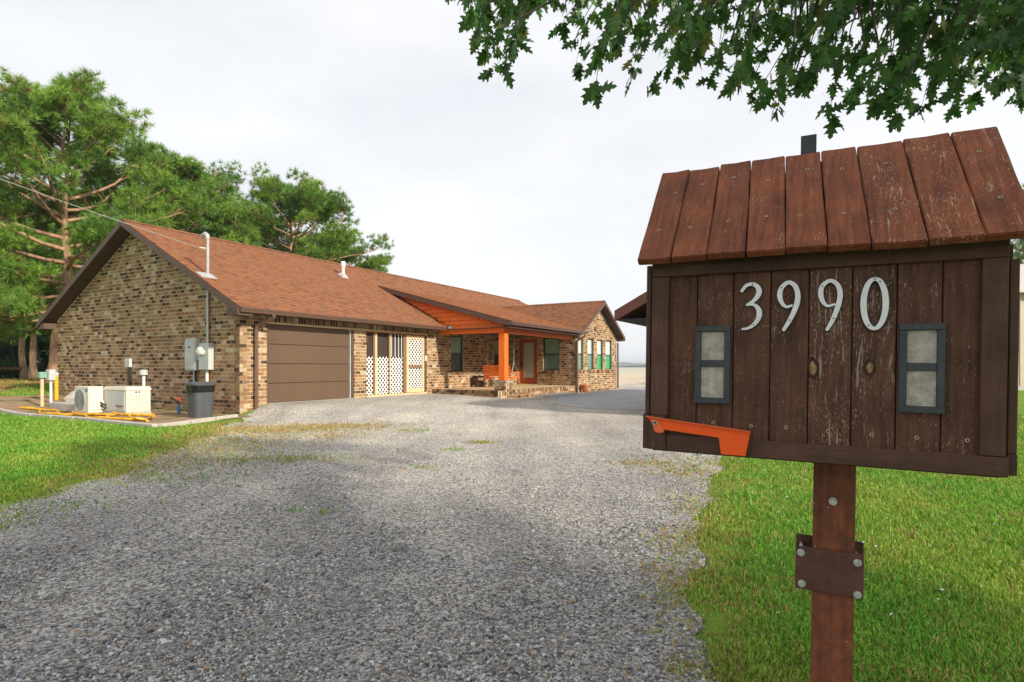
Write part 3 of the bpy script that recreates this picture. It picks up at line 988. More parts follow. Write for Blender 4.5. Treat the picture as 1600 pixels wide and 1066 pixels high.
# upper edge infill under the rake so that no gap shows
m = MB()
m.loft([(SX + 0.032, -3.1, 2.7), (SX + 0.06, -3.1, 2.7), (SX + 0.06, 0.0, 2.7), (SX + 0.032, 0.0, 2.7)],
       [(SX + 0.032, -3.1, porch_z(-3.1) - 0.12), (SX + 0.06, -3.1, porch_z(-3.1) - 0.12), (SX + 0.06, 0.0, porch_z(0) - 0.12), (SX + 0.032, 0.0, porch_z(0) - 0.12)])
m.loft([(SX + 0.032, 0.0, 2.7), (SX + 0.06, 0.0, 2.7), (SX + 0.06, 3.0, 4.5), (SX + 0.032, 3.0, 4.5)],
       [(SX + 0.032, 0.0, porch_z(0) - 0.12), (SX + 0.06, 0.0, porch_z(0) - 0.12), (SX + 0.06, 3.0, porch_z(3.0) - 0.12), (SX + 0.032, 3.0, porch_z(3.0) - 0.12)])
m.build('porch_gable_panel', MT['orange'], house)
MB().box(SX - 0.02, SX + 0.20, -3.12, -0.025, 2.67, 2.858).build('porch_beam', MT['orange'], house, bevel=0.008)
MB().box(SX + 0.205, WX0 - 0.03, -3.12, -2.90, 2.66, 2.90).build('porch_beam', MT['orange'], house, bevel=0.008)
MB().box(SX + 0.2, WX0 - 0.03, -3.10, -2.92, 2.902, 3.02).build('porch_frieze', MT['orange'], house)
# porch slab with a brick border
MB().box(8.62, WX0 - 0.02, -3.10, -0.02, -0.2, 0.455).build('porch_floor', MT['porchfloor'], house)
pb = []
r_ = np.random.default_rng(5)
x = 8.64
while x < WX0 - 0.1:
    pb.append(((x + 0.05, -3.16, 0.40), (0.095, 0.14, 0.118), int(r_.choice(5, p=BW)))); x += 0.107
for kk in range(4):
    x = 8.62 + (0.11 if kk % 2 else 0)
    while x < WX0 - 0.15:
        pb.append(((x + 0.105, -3.15, 0.285 - kk * 0.111), (0.209, 0.13, 0.098), int(r_.choice(5, p=BW)))); x += BLEN
y = -3.1
while y < -0.1:
    pb.append(((8.575, y + 0.05, 0.40), (0.14, 0.095, 0.118), int(r_.choice(5, p=[.25, .3, .1, .3, .05])))); y += 0.107
for kk in range(4):
    y = -3.1 + (0.11 if kk % 2 else 0)
    while y < -0.15:
        pb.append(((8.585, y + 0.105, 0.285 - kk * 0.111), (0.13, 0.209, 0.098), int(r_.choice(5, p=BW)))); y += BLEN
bord = boxes_mesh('porch_border', pb, BMATS, house)
bord['kind'] = 'stuff'
MB().box(8.56, WX0 - 0.03, -3.205, -3.101, -0.2, 0.44).box(8.53, 8.619, -3.1, -0.03, -0.2, 0.44).build('porch_curb', MT['mortar'], house)
# brick pier and the orange post on it
PXA, PYA, PS = 8.87, -3.24, 0.52
pier = MB().box(PXA + 0.008, PXA + PS - 0.008, PYA + 0.008, PYA + PS - 0.008, -0.2, 0.76).build('porch_pier', MT['mortar'], house)
pq = []
for kk in range(9):
    zc = kk * COURSE - 0.15 + 0.05
    for (cx_, cy_, sx_, sy_) in ((PXA + 0.125 + (0.05 if kk % 2 else -0.02), PYA, 0.20, 0.03), (PXA + 0.37 + (0.03 if kk % 2 else -0.01), PYA, 0.20, 0.03),
                                 (PXA, PYA + 0.125 + (0.05 if kk % 2 else -0.02), 0.03, 0.20), (PXA, PYA + 0.37 + (0.03 if kk % 2 else -0.01), 0.03, 0.20),
                                 (PXA + PS, PYA + 0.13, 0.03, 0.22), (PXA + PS, PYA + 0.38, 0.03, 0.22), (PXA + 0.13, PYA + PS, 0.22, 0.03), (PXA + 0.38, PYA + PS, 0.22, 0.03)):
        o = bpy.data.objects.new('brick', cube_me[int(r_.choice(5, p=[.2, .25, .3, .1, .15]))])
        o.location = (cx_, cy_, zc)
        o.scale = (sx_, sy_, 0.096)
        link(o, pier)
MB().box(PXA - 0.02, PXA + PS + 0.02, PYA - 0.02, PYA + PS + 0.02, 0.762, 0.80).build('pier_cap', MT['pad'], pier)
MB().box(9.00, 9.28, -3.11, -2.83, 0.802, 2.668).build('porch_post', MT['orange'], house, bevel=0.012)

# the wing's roof
WE = WRZ - WPITCH * (WMID - (WX0 - 0.25))
WXL, WXR = WX0 - 0.25, WX1 + 0.25
WFY, WBY = WY - 0.40, 3.3
m = MB()
slab(m, [(WXL, WFY, WE), (WMID, WFY, WRZ), (WMID, WBY, WRZ), (WXL, WBY, WE)], 0.14, 1)
slab(m, [(WMID, WFY, WRZ), (WXR, WFY, WE), (WXR, WBY, WE), (WMID, WBY, WRZ)], 0.14, 1)
slope(m, (WXL - 0.02, WBY, WE), (WXL - 0.02, WFY - 0.02, WE), (WMID, WFY - 0.02, WRZ + 0.006), (WMID, WBY, WRZ + 0.006))
slope(m, (WXR + 0.02, WFY - 0.02, WE), (WXR + 0.02, WBY, WE), (WMID, WBY, WRZ + 0.006), (WMID, WFY - 0.02, WRZ + 0.006))
wroof = m.build('wing_roof', [MT['shingle'], MT['soffit']], house)
for xa_, za_ in ((WXL, WE), (WXR, WE)):
    MB().loft([(xa_, WFY - 0.04, za_ - 0.19), (xa_, WFY - 0.003, za_ - 0.19), (WMID, WFY - 0.003, WRZ - 0.19), (WMID, WFY - 0.04, WRZ - 0.19)],
              [(xa_, WFY - 0.04, za_ - 0.012), (xa_, WFY - 0.003, za_ - 0.012), (WMID, WFY - 0.003, WRZ - 0.012), (WMID, WFY - 0.04, WRZ - 0.012)]).build('rake_fascia', MT['fascia'], wroof)
MB().box(WX1 + 0.01, WXR, WFY, WY - 0.01, WE - 0.22, WE - 0.03).build('eave_return', MT['fascia'], wroof)
m = MB()
y = WFY
while y < 3.0:
    for sgn in (-1, 1):
        a = [(WMID, y, WRZ + 0.036), (WMID, y + 0.34, WRZ + 0.028), (WMID + sgn * 0.15, y + 0.34, WRZ - 0.055), (WMID + sgn * 0.15, y, WRZ - 0.047)]
        m.face(a if sgn > 0 else a[::-1], 0, [(y, 0), (y + .3, 0), (y + .3, .13), (y, .13)])
    y += 0.30
m.build('ridge_cap', [MT['shingle']], wroof)
downspout([(WX0 + 0.28, PEY - 0.06, 2.93), (WX0 + 0.26, PEY - 0.05, 2.84), (WX0 + 0.05, WY - 0.10, 2.60), (WX0 + 0.02, WY - 0.09, 2.45), (WX0 + 0.02, WY - 0.09, 0.12)], house, 0.055)
downspout([(WX1 + 0.12, WY - 0.10, 2.92), (WX1 + 0.02, WY - 0.08, 2.70), (WX1 + 0.02, WY - 0.08, 0.15)], house, 0.05)
MB().box(18.0 - 0.09, 18.0 + 0.09, WY - 0.03, WY - 0.005, 3.17, 3.43).build('gable_vent', MT['blackframe'], house)

# windows: frame, two sashes, sill of bricks on edge
def window(P0, e, nrm, s0, s1, z0, z1, up, low):
    P0, e, nrm = Vector(P0), Vector(e), Vector(nrm)
    def bx(mb, a, b, c, d, o0, o1, mi=0):
        fr = [P0 + e * p + Vector((0, 0, q)) + nrm * o1 for p, q in ((a, c), (b, c), (b, d), (a, d))]
        bk = [p - nrm * (o1 - o0) for p in fr]
        mb.loft(bk, fr, mi)
        return mb
    fw = 0.045
    zm = (z0 + z1) / 2
    f = MB()
    bx(f, s0, s0 + fw, z0, z1, -0.14, -0.05); bx(f, s1 - fw, s1, z0, z1, -0.14, -0.05)
    bx(f, s0 + fw, s1 - fw, z1 - fw, z1, -0.14, -0.05); bx(f, s0 + fw, s1 - fw, z0, z0 + fw, -0.14, -0.05)
    bx(f, s0 + fw, s1 - fw, zm - 0.025, zm + 0.025, -0.13, -0.06)
    w = f.build('window', MT['blackframe'], house)
    bx(MB(), s0 + fw, s1 - fw, zm + 0.025, z1 - fw, -0.12, -0.10).build('pane', up, w)
    bx(MB(), s0 + fw, s1 - fw, z0 + fw, zm - 0.025, -0.11, -0.085).build('pane', low, w)
    # brick-on-edge sill
    s = s0 - 0.04
    sb = []
    r3 = np.random.default_rng(int(s0 * 100))
    while s < s1 + 0.02:
        c = P0 + e * (s + 0.045) + Vector((0, 0, z0 - 0.065)) + nrm * 0.012
        sz = (abs(e.x) * 0.085 + abs(nrm.x) * 0.08, abs(e.y) * 0.085 + abs(nrm.y) * 0.08, 0.118)
        sb.append((c, sz, int(r3.choice(5, p=[.3, .25, .1, .3, .05]))))
        s += 0.1
    tag(boxes_mesh('sill', sb, BMATS, w), kind='stuff')
for o in WIN_BACK:
    window((0, 0, 0), (1, 0, 0), (0, -1, 0), *o, MT['greenupper'], MT['darkglass'])
window((WX0, 0, 0), (0, -1, 0), (-1, 0, 0), *WIN_SIDE, MT['greenupper'], MT['teal'])
for o, lo in zip(WIN_WING, (MT['teal'], MT['teal'], MT['greenpane'], MT['greenpane'])):
    window((0, WY, 0), (1, 0, 0), (0, -1, 0), *o, MT['mint'], lo)

# orange front door with a tall glass light
xw = WX0
d = MB()
d.box(xw + 0.04, xw + 0.14, -DOOR[1], -DOOR[1] + 0.06, DOOR[2], DOOR[3]); d.box(xw + 0.04, xw + 0.14, -DOOR[0] - 0.06, -DOOR[0], DOOR[2], DOOR[3])
d.box(xw + 0.04, xw + 0.14, -DOOR[1] + 0.06, -DOOR[0] - 0.06, DOOR[3] - 0.06, DOOR[3])
d.build('door_frame', MT['dooror'], house)
dy0, dy1 = -DOOR[1] + 0.062, -DOOR[0] - 0.062
d = MB()
d.box(xw + 0.07, xw + 0.115, dy0, dy0 + 0.17, DOOR[2] + 0.01, DOOR[3] - 0.062); d.box(xw + 0.07, xw + 0.115, dy1 - 0.17, dy1, DOOR[2] + 0.01, DOOR[3] - 0.062)
d.box(xw + 0.07, xw + 0.115, dy0 + 0.17, dy1 - 0.17, DOOR[2] + 0.01, 0.80); d.box(xw + 0.07, xw + 0.115, dy0 + 0.17, dy1 - 0.17, 2.56, DOOR[3] - 0.062)
fd = d.build('door', MT['dooror'], house)
MB().box(xw + 0.085, xw + 0.10, dy0 + 0.17, dy1 - 0.17, 0.80, 2.56).build('pane', MT['doorglass'], fd)
MB().tube([(xw + 0.069, dy1 - 0.06, 1.42), (xw + 0.02, dy1 - 0.06, 1.42), (xw + 0.02, dy1 - 0.14, 1.42)], 0.014, 6).box(xw + 0.055, xw + 0.069, dy1 - 0.09, dy1 - 0.03, 1.36, 1.62).build('handle', MT['black'], fd)
MB().box(xw - 0.05, xw + 0.1, -DOOR[1] + 0.02, -DOOR[0] - 0.02, 0.457, 0.49).build('door_sill', MT['cream'], house)

# garage door: frame and four pressed sections
g0, g1 = GAR[0], GAR[1]
MB().box(g0 + 0.002, g0 + 0.06, 0.02, 0.17, 0.30, 2.60).box(g1 - 0.09, g1 - 0.002, 0.02, 0.17, 0.30, 2.60).build('garage_jamb', MT['fascia'], house)
MB().box(g0 - 0.04, LAT[1] + 0.04, -0.022, 0.16, 2.60, 2.652).build('steel_lintel', MT['cream'], house)
MB().box(g1 - 0.125, g1 - 0.092, 0.05, 0.16, 0.30, 2.598).build('weather_strip', MT['greybox'], house)
for k in range(4):
    za, zb = 0.305 + k * 0.573, 0.305 + (k + 1) * 0.573 - 0.012
    s_ = MB().box(g0 + 0.062, g1 - 0.127, 0.11, 0.15, za, zb).build('garage_door_panel', MT['garage'], house, bevel=0.008)
    for q in range(4):
        xa_ = g0 + 0.14 + q * 0.79
        MB().box(xa_, xa_ + 0.70, 0.1065, 0.1105, za + 0.09, zb - 0.09).build('pressed_field', MT['garage'], s_, bevel=0.0015)
MB().box(g0, g1, -0.10, 0.25, 0.0, 0.298).box(LAT[0], LAT[1], -0.06, 0.25, 0.0, 0.298).build('garage_slab', MT['pad'], house)

# screened bay: posts, dark screens, white lattice, screen door
l0, l1 = LAT[0], LAT[1]
def lattice(x0, x1, z0, z1, y, parent, scallop=False):
    m = MB()
    p, w = 0.165, 0.040
    for sgn in (1, -1):
        k = -80
        while k < 80:
            c = x0 + k * p
            k += 1
            pts = []
            for zz in (z0, z1):
                pts.append((c + sgn * (zz - z0), zz))
            (xa, za), (xb, zb) = pts
            if xa > xb: (xa, za), (xb, zb) = (xb, zb), (xa, za)
            if xb < x0 or xa > x1: continue
            t0 = max(0, (x0 - xa) / (xb - xa)); t1 = min(1, (x1 - xa) / (xb - xa))
            if t1 - t0 < 0.01: continue
            a = (xa + (xb - xa) * t0, za + (zb - za) * t0); b = (xa + (xb - xa) * t1, za + (zb - za) * t1)
            h_ = w * 0.7
            yo = y if sgn > 0 else y + 0.006
            m.loft([(a[0], yo + 0.005, a[1] - h_), (b[0], yo + 0.005, b[1] - h_), (b[0], yo + 0.005, b[1] + h_), (a[0], yo + 0.005, a[1] + h_)][::-1],
                   [(a[0], yo, a[1] - h_), (b[0], yo, b[1] - h_), (b[0], yo, b[1] + h_), (a[0], yo, a[1] + h_)][::-1])
    o = m.build('lattice', MT['white'], parent)
    o['kind'] = 'stuff'
    return o
bays = [(l0 + 0.01, 5.20), (5.40, 6.00), (6.10, 6.78)]
for (a, b) in ((5.21, 5.39), (6.01, 6.09)):
    MB().box(a, a + (b - a) * 0.45, 0.03, 0.13, 0.36, 2.56).build('bay_post', MT['umberwood'], house)
    MB().box(a + (b - a) * 0.46, b, 0.02, 0.12, 0.36, 2.56).build('bay_post', MT['cream'], house)
MB().box(6.80, 6.93, 0.02, 0.13, 0.36, 2.56).build('bay_post', MT['umberwood'], house)
MB().box(8.02, l1 - 0.005, 0.02, 0.14, 0.36, 2.56).build('bay_post', MT['fascia'], house)
MB().box(l0 + 0.002, l1 - 0.002, 0.015, 0.14, 2.562, 2.598).build('bay_head', MT['dooror'], house)
MB().box(l0 + 0.002, l1 - 0.002, -0.02, 0.14, 0.30, 0.355).build('bay_sill', MT['cream'], house)
for a, b in bays:
    MB().box(a, b, 0.10, 0.11, 0.357, 2.56).build('screen', MT['screen'], house)
    lattice(a, b, 0.37, 1.70, 0.05, house)
for xx in (6.19, 6.38, 6.57, 6.74):
    MB().box(xx - 0.014, xx + 0.014, 0.06, 0.08, 1.72, 2.56).build('screen_slat', MT['white'], house)
d = MB()
dz0, dz1 = 0.37, 2.555
d.box(6.95, 7.07, 0.0, 0.05, dz0, dz1).box(7.90, 8.01, 0.0, 0.05, dz0, dz1).box(7.07, 7.90, 0.0, 0.05, dz1 - 0.14, dz1).box(7.07, 7.90, 0.0, 0.05, dz0, dz0 + 0.16)
sd = d.build('screen_door', MT['cream'], house)
MB().box(7.071, 7.899, 0.002, 0.048, 1.30, 1.42).build('door_rail', MT['umberwood'], sd)
MB().box(7.07, 7.90, 0.045, 0.05, dz0 + 0.16, dz1 - 0.14).build('screen', MT['screen'], sd)
lattice(7.075, 7.895, dz0 + 0.17, 1.295, 0.018, sd)
lattice(7.075, 7.895, 1.425, dz1 - 0.145, 0.018, sd)
MB().box(8.04, 8.10, -0.05, 0.018, 1.58, 1.80).build('door_bell_box', MT['white'], house)
# twin flood light on the siding, on its own bracket
fl = empty('flood_light', (*to_world(SX, -0.55), 2.95), R(60), 'white twin flood light on the orange porch siding', 'light')
MB().box(-0.03, -0.002, -0.06, 0.06, -0.06, 0.05).build('base_plate', MT['black'], fl)
for s_ in (-1, 1):
    MB().tube([(-0.03, s_ * 0.03, 0), (-0.08, s_ * 0.09, 0.01)], 0.012, 6).build('arm', MT['black'], fl)
    MB().tube([(-0.07, s_ * 0.08, 0.02), (-0.11, s_ * 0.12, -0.01), (-0.17, s_ * 0.17, -0.04)], [0.035, 0.06, 0.075], 12).build('lamp_head', MT['white'], fl)

# roof vent pipe
vz = EZ + PITCH * (3.55 - EY)
vp = MB().tube([(7.15, 3.55, vz - 0.05), (7.15, 3.55, vz + 0.52)], 0.062, 12).build('vent_pipe', MT['white'], house)
MB().tube([(7.15, 3.55, vz + 0.40), (7.15, 3.55, vz + 0.62)], 0.095, 12).build('vent_cap', MT['white'], vp)
MB().loft([(7.00, 3.40, vz - 0.07), (7.34, 3.40, vz - 0.07), (7.34, 3.72, vz + 0.10), (7.00, 3.72, vz + 0.10)], [(7.07, 3.47, vz + 0.09), (7.23, 3.47, vz + 0.09), (7.23, 3.63, vz + 0.16), (7.07, 3.63, vz + 0.16)]).build('flashing', MT['galv'], vp)

# meter, panel and service mast on the gable wall
mast = MB().tube([(-0.06, 1.36, 2.0), (-0.06, 1.36, 5.02)], 0.038, 10).build('service_mast', MT['galv'], house)
MB().tube([(-0.06, 1.36, 5.00), (-0.06, 1.38, 5.10), (-0.07, 1.45, 5.15), (-0.08, 1.56, 5.12), (-0.08, 1.62, 5.04)], [0.05, 0.065, 0.068, 0.06, 0.045], 10).build('weather_head', MT['galv'], mast)
MB().tube([(-0.06, 1.36, 4.72), (-0.12, 1.50, 4.74), (-0.14, 1.60, 4.76)], 0.025, 8).build('cable_clamp', MT['white'], mast)
zf = EZ + PITCH * (1.36 - EY)
MB().loft([(-0.32, 1.16, zf - 0.09), (0.16, 1.16, zf - 0.09), (0.16, 1.54, zf + 0.11), (-0.32, 1.54, zf + 0.11)], [(-0.12, 1.30, zf + 0.04), (0.0, 1.30, zf + 0.04), (0.0, 1.42, zf + 0.10), (-0.12, 1.42, zf + 0.10)]).build('flashing', MT['galv'], mast)
p = MB().box(-0.16, -0.015, 1.78, 2.32, 1.25, 2.17).build('electric_panel', MT['bonegrey'], house, bevel=0.01)
MB().box(-0.172, -0.161, 1.82, 2.28, 1.30, 2.12).build('panel_door', MT['greybox'], p, bevel=0.004)
MB().box(-0.178, -0.173, 2.02, 2.12, 1.90, 1.94).build('latch', MT['black'], p)
p = MB().box(-0.18, -0.015, 1.14, 1.60, 1.27, 2.03).build('meter_box', MT['greybox'], house, bevel=0.01)
mb_ = MB()
mb_.tube([(-0.18, 1.42, 1.80), (-0.24, 1.42, 1.80), (-0.30, 1.42, 1.80), (-0.325, 1.42, 1.80)], [0.125, 0.125, 0.115, 0.06], 18)
mb_.build('meter', MT['glassdome'], p, smooth=False)
MB().box(-0.12, -0.03, 1.61, 1.77, 1.55, 1.68).build('conduit', MT['greybox'], p)
MB().tube([(-0.08, 1.92, 1.25), (-0.08, 1.92, 0.30), (-0.08, 1.90, 0.0)], 0.028, 8).build('conduit', MT['black'], house)
MB().tube([(-0.08, 1.98, 1.25), (-0.08, 1.98, 0.0)], 0.030, 8).build('conduit', MT['greybox'], house)
MB().tube([(-0.08, 1.36, 1.27), (-0.08, 1.36, 0.0)], 0.038, 8).build('conduit', MT['white'], house)
p = MB().box(-0.11, -0.015, 5.46, 5.74, 1.34, 1.62).build('disconnect_box', MT['bonegrey'], house, bevel=0.01)
MB().box(-0.06, -0.012, 5.52, 5.68, 0.74, 1.34).build('line_cover', MT['blackframe'], p)
p = MB().tube([(-0.08, 4.66, 0.15), (-0.08, 4.66, 1.10)], 0.042, 8).build('standpipe', MT['white'], house)
MB().tube([(-0.08, 4.66, 1.10), (-0.08, 4.66, 1.26)], 0.12, 12).build('standpipe_cap', MT['bonegrey'], p)

# power line from the mast off to a pole outside the picture
px_, py_ = to_world(-0.14, 1.60)
pole = empty('utility_pole', (-23.9, 6.8, float(height(-23.9, 6.8))), 0, 'tall wooden utility pole feeding the house', 'pole')
MB().tube([(0, 0, -0.3), (0, 0, 12.0)], [0.17, 0.11], 10).build('shaft', MT['pole'], pole)
MB().box(-0.9, 0.9, -0.05, 0.05, 11.3, 11.45).build('crossarm', MT['pole'], pole)
a_, b_ = Vector((px_, py_, 4.76)), Vector((-23.9, 6.9, 11.4))
pts = [a_.lerp(b_, t) - Vector((0, 0, 0.55 * 4 * t * (1 - t))) for t in np.linspace(0, 1, 30)]
tag(MB().tube(pts, 0.009, 6).build('power_line', MT['wire']), 'grey power line slanting down to the roof mast', 'cable')

# ------------------------------------------------------------------ things along the gable wall
def hz(x, y): return float(height(*to_world(x, y)))
def at_house(name, x, y, label, cat, rz=0.0, group=None):
    X, Y = to_world(x, y)
    return empty(name, (X, Y, hz(x, y)), R(60) + rz, label, cat, group)
# raised bed and its edging
def hsheet(name, poly_rows, dz, mat, label, cat):
    X = np.array([[to_world(*p)[0] for p in row] for row in poly_rows])
    Y = np.array([[to_world(*p)[1] for p in row] for row in poly_rows])
    return tag(sheet(name, X, Y, dz, mat), label, cat)
rows = []
for y in np.linspace(-0.6, 12, 30):
    xl = -2.8 if y > -0.5 else -1.6
    rows.append([(x, y) for x in np.linspace(xl if y > 0.2 else -2.8 + (0.2 - y) * 0.5, -0.02, 10)])
hsheet('garden_bed', rows, 0.012, MT['mulch'], 'bare soil bed along the brick gable wall', 'garden bed')
ed = at_house('garden_edging', -2.84, 3, 'low pale concrete edging between lawn and soil bed', 'edging')
def edge_piece(a, b):
    X0, Y0 = to_world(*a); X1, Y1 = to_world(*b)
    ed_m = ed.matrix_basis.inverted()
    L_ = math.hypot(b[0] - a[0], b[1] - a[1])
    o_ = Vector((-(b[1] - a[1]) / L_ * 0.07, (b[0] - a[0]) / L_ * 0.07, 0))
    def P(q, s_, dz):
        return (q[0] + 2.84 + o_.x * s_, q[1] - 3 + o_.y * s_, hz(*q) - hz(-2.84, 3) + dz)
    m = MB().loft([P(a, -1, -0.05), P(a, 1, -0.05), P(b, 1, -0.05), P(b, -1, -0.05)], [P(a, -1, 0.085), P(a, 1, 0.085), P(b, 1, 0.085), P(b, -1, 0.085)])
    m.build('edging_stone', MT['pad'], ed, bevel=0.012)
y = -1.15
while y < 11:
    edge_piece((-2.84 + random.uniform(-.02, .02), y), (-2.84 + random.uniform(-.02, .02), y + 1.18)); y += 1.2
for k in range(3):
    t0, t1 = k / 3 + 0.008, (k + 1) / 3 - 0.008
    A, B = (-2.80, -1.22), (-0.25, -0.22)
    edge_piece((A[0] + (B[0] - A[0]) * t0, A[1] + (B[1] - A[1]) * t0), (A[0] + (B[0] - A[0]) * t1, A[1] + (B[1] - A[1]) * t1))

# heat pump
t = at_house('heat_pump', -2.0, 3.76, 'small cream heat pump unit with round fan grille beside generator', 'heat pump')
body = MB().box(0, 0.38, 0, 0.80, 0.06, 0.80).build('casing', MT['bone'], t, bevel=0.018)
MB().tube([(-0.002, 0.47, 0.43), (-0.012, 0.47, 0.43)], 0.29, 28).build('fan_grille', MT['greybox'], t)
for k in range(5):
    MB().tube([(-0.016 + 0, 0.47 + 0.055 * (k + 1) * math.cos(q), 0.43 + 0.055 * (k + 1) * math.sin(q)) for q in np.linspace(0, 6.283, 25)], 0.006, 5, caps=False).build('grille_ring', MT['binplastic'], t)
MB().box(-0.004, 0.0, 0.06, 0.16, 0.66, 0.74).build('badge', MT['blue'], t)
MB().box(0.02, 0.10, 0.05, 0.75, 0.0, 0.06).box(0.28, 0.36, 0.05, 0.75, 0.0, 0.06).build('foot', MT['black'], t)
MB().box(0.20, 0.37, -0.035, -0.001, 0.16, 0.40).build('valve_cover', MT['bone'], t, bevel=0.006)
for s_ in (0, 1):
    MB().tube([(0.28, -0.03, 0.36 - 0.08 * s_), (0.34, -0.14, 0.28 - 0.10 * s_), (0.55, -0.22, 0.22 + 0.2 * s_), (1.0, -0.20, 0.30 + 0.1 * s_), (1.94, -0.10, 0.30)], 0.022, 7).build('line_set', MT['black'], t)
# standby generator
t = at_house('standby_generator', -1.63, 2.55, 'cream standby generator box with louvred side and grey lid end', 'generator')
MB().box(0, 0.66, 0, 1.20, 0.0, 0.09).build('base', MT['pad'], t)
body = MB().box(0.01, 0.65, 0.01, 1.19, 0.09, 0.70).build('casing', MT['bone'], t, bevel=0.015)
MB().loft([(-0.01, -0.01, 0.70), (0.67, -0.01, 0.70), (0.67, 1.21, 0.70), (-0.01, 1.21, 0.70)], [(0.02, 0.02, 0.80), (0.64, 0.02, 0.80), (0.64, 1.18, 0.80), (0.02, 1.18, 0.80)]).build('lid', MT['bone'], t, bevel=0.012)
MB().box(-0.003, 0.009, 0.10, 1.14, 0.14, 0.66).build('front_panel', MT['bonegrey'], t, bevel=0.003)
MB().box(-0.006, -0.0035, 0.16, 0.46, 0.22, 0.235).build('decal', MT['red'], t)
MB().box(-0.006, -0.0035, 0.16, 0.54, 0.255, 0.29).build('decal', MT['binplastic'], t)
for k in range(9):
    MB().loft([(0.12, -0.012, 0.16 + k * 0.05), (0.60, -0.012, 0.16 + k * 0.05), (0.60, 0.009, 0.16 + k * 0.05), (0.12, 0.009, 0.16 + k * 0.05)],
              [(0.12, 0.004, 0.19 + k * 0.05), (0.60, 0.004, 0.19 + k * 0.05), (0.60, 0.009, 0.19 + k * 0.05), (0.12, 0.009, 0.19 + k * 0.05)]).build('louvre', MT['bone'], t)
for xx in (0.24, 0.32):
    MB().box(xx, xx + 0.035, -0.006, 0.009, 0.635, 0.67).build('latch', MT['black'], t)
# wheelie-less tall bin with liner
t = at_house('rubbish_bin', -0.78, 0.55, 'charcoal plastic rubbish bin with black liner at the house corner', 'bin')
def rr(w, d_, z_, k=0.25):
    pts = []
    for cx_, cy_, a0 in ((1, 1, 0), (-1, 1, 90), (-1, -1, 180), (1, -1, 270)):
        for a in (0, 30, 60, 90):
            q = R(a0 + a)
            pts.append((cx_ * (w - w * k) + w * k * math.cos(q), cy_ * (d_ - w * k) + w * k * math.sin(q), z_))
    return pts
def lofts(m, rings, mi=0):
    for a, b in zip(rings, rings[1:]):
        m.loft(a, b, mi)
m = MB(); lofts(m, [rr(0.245, 0.235, 0.0, .5), rr(0.27, 0.26, 0.45, .5), rr(0.292, 0.28, 0.84, .5)]); m.build('tub', MT['binplastic'], t)
m = MB(); lofts(m, [rr(0.292, 0.28, 0.68, .5), rr(0.302, 0.29, 0.78, .5), rr(0.308, 0.295, 0.86, .5)]); m.build('liner', MT['bag'], t)
m = MB(); lofts(m, [rr(0.325, 0.312, 0.862, .5), rr(0.33, 0.317, 0.90, .5), rr(0.25, 0.24, 0.955, .5)]); m.build('lid', MT['binplastic'], t)
MB().box(-0.36, -0.285, -0.10, 0.10, 0.66, 0.70).build('handle', MT['black'], t)
# yellow hose lying in the bed
pts = []
r4 = random.Random(3)
ycur, dirn = 0.4, 1
for lap in range(5):
    n = 22
    y0_, y1_ = (0.2 + 0.2 * lap, 7.4 - 1.2 * lap) if lap % 2 == 0 else (7.4 - 1.2 * lap, 0.5)
    for k in range(n):
        tq = k / (n - 1)
        y = y0_ + (y1_ - y0_) * tq
        x = -2.30 + 0.14 * lap - 0.1 + 0.22 * math.sin(y * 2.1 + lap * 1.7) + (0.12 if y > 4.6 else 0)
        pts.append((x, y))
hose = MB().tube([(*p, hz(*p) + 0.045 + 0.012 * (i % 3) + 0.03 * (i // 44)) for i, p in enumerate(pts)], 0.027, 6)
ho = hose.build('drain_hose', MT['yellow'])
ho.location = (HC[0], HC[1], 0); ho.rotation_euler = (0, 0, R(60))
tag(ho, 'long yellow drain hose looped along the soil bed', 'hose')
# tap with blue tape and a bent pipe
t = at_house('garden_tap', -0.25, 2.05, 'small tap with blue tape and red handle by the brick wall', 'tap')
t.location = (*to_world(-0.40, 1.9), hz(-0.4, 1.9))
MB().tube([(0, 0.3, 0.0), (0, 0.3, 0.30), (0.0, 0.55, 0.42), (0.1, 0.9, 0.46)], 0.025, 8).build('pipe', MT['black'], t)
MB().tube([(0, 0.3, 0.02), (0, 0.3, 0.24)], 0.045, 8).build('tape_wrap', MT['blue'], t)
MB().tube([(0, 0.3, 0.36), (0, 0.24, 0.40), (0, 0.2, 0.34)], 0.03, 8).build('spout', MT['rusty'], t)
MB().lathe([(0.05, 0.42), (0.055, 0.44), (0.05, 0.46)], 10, (0, 0.3, 0)).build('handle', MT['red'], t)
# pedestal boxes and the pad at the far end of the wall
t = at_house('hydrant_post', -1.58, 7.67, 'slim post with a faded green cap at the left of the bed', 'post')
MB().tube([(0, 0, -0.1), (0, 0, 0.92)], 0.05, 8).build('stem', MT['cream'], t)
MB().box(-0.10, 0.10, -0.10, 0.10, 0.90, 1.10).build('cap', MT['greenpaint'], t, bevel=0.02)
t = at_house('service_pedestal', -1.06, 8.40, 'grey utility box on a thin white pipe by the pad', 'utility box')
MB().tube([(0, 0, -0.1), (0, 0, 0.80)], 0.04, 8).build('stem', MT['white'], t)
MB().box(-0.10, 0.10, -0.13, 0.13, 0.76, 1.12).build('box', MT['greybox'], t, bevel=0.02)
t = at_house('yellow_marker', -0.6, 9.2, 'yellow cable marker post behind the green-capped post', 'post')
MB().box(-0.05, 0.05, -0.06, 0.06, 0.0, 0.85).build('marker_blade', MT['yellow'], t, bevel=0.01)
MB().box(-0.052, 0.052, -0.062, 0.062, 0.855, 0.95).build('marker_cap', MT['white'], t, bevel=0.01)
tag(MB().box(-1.55, -0.45, 5.05, 7.25, -0.05, 0.24).build('concrete_pad', MT['pad'], None, bevel=0.02), 'thick concrete pad left of the heat pump', 'concrete pad')
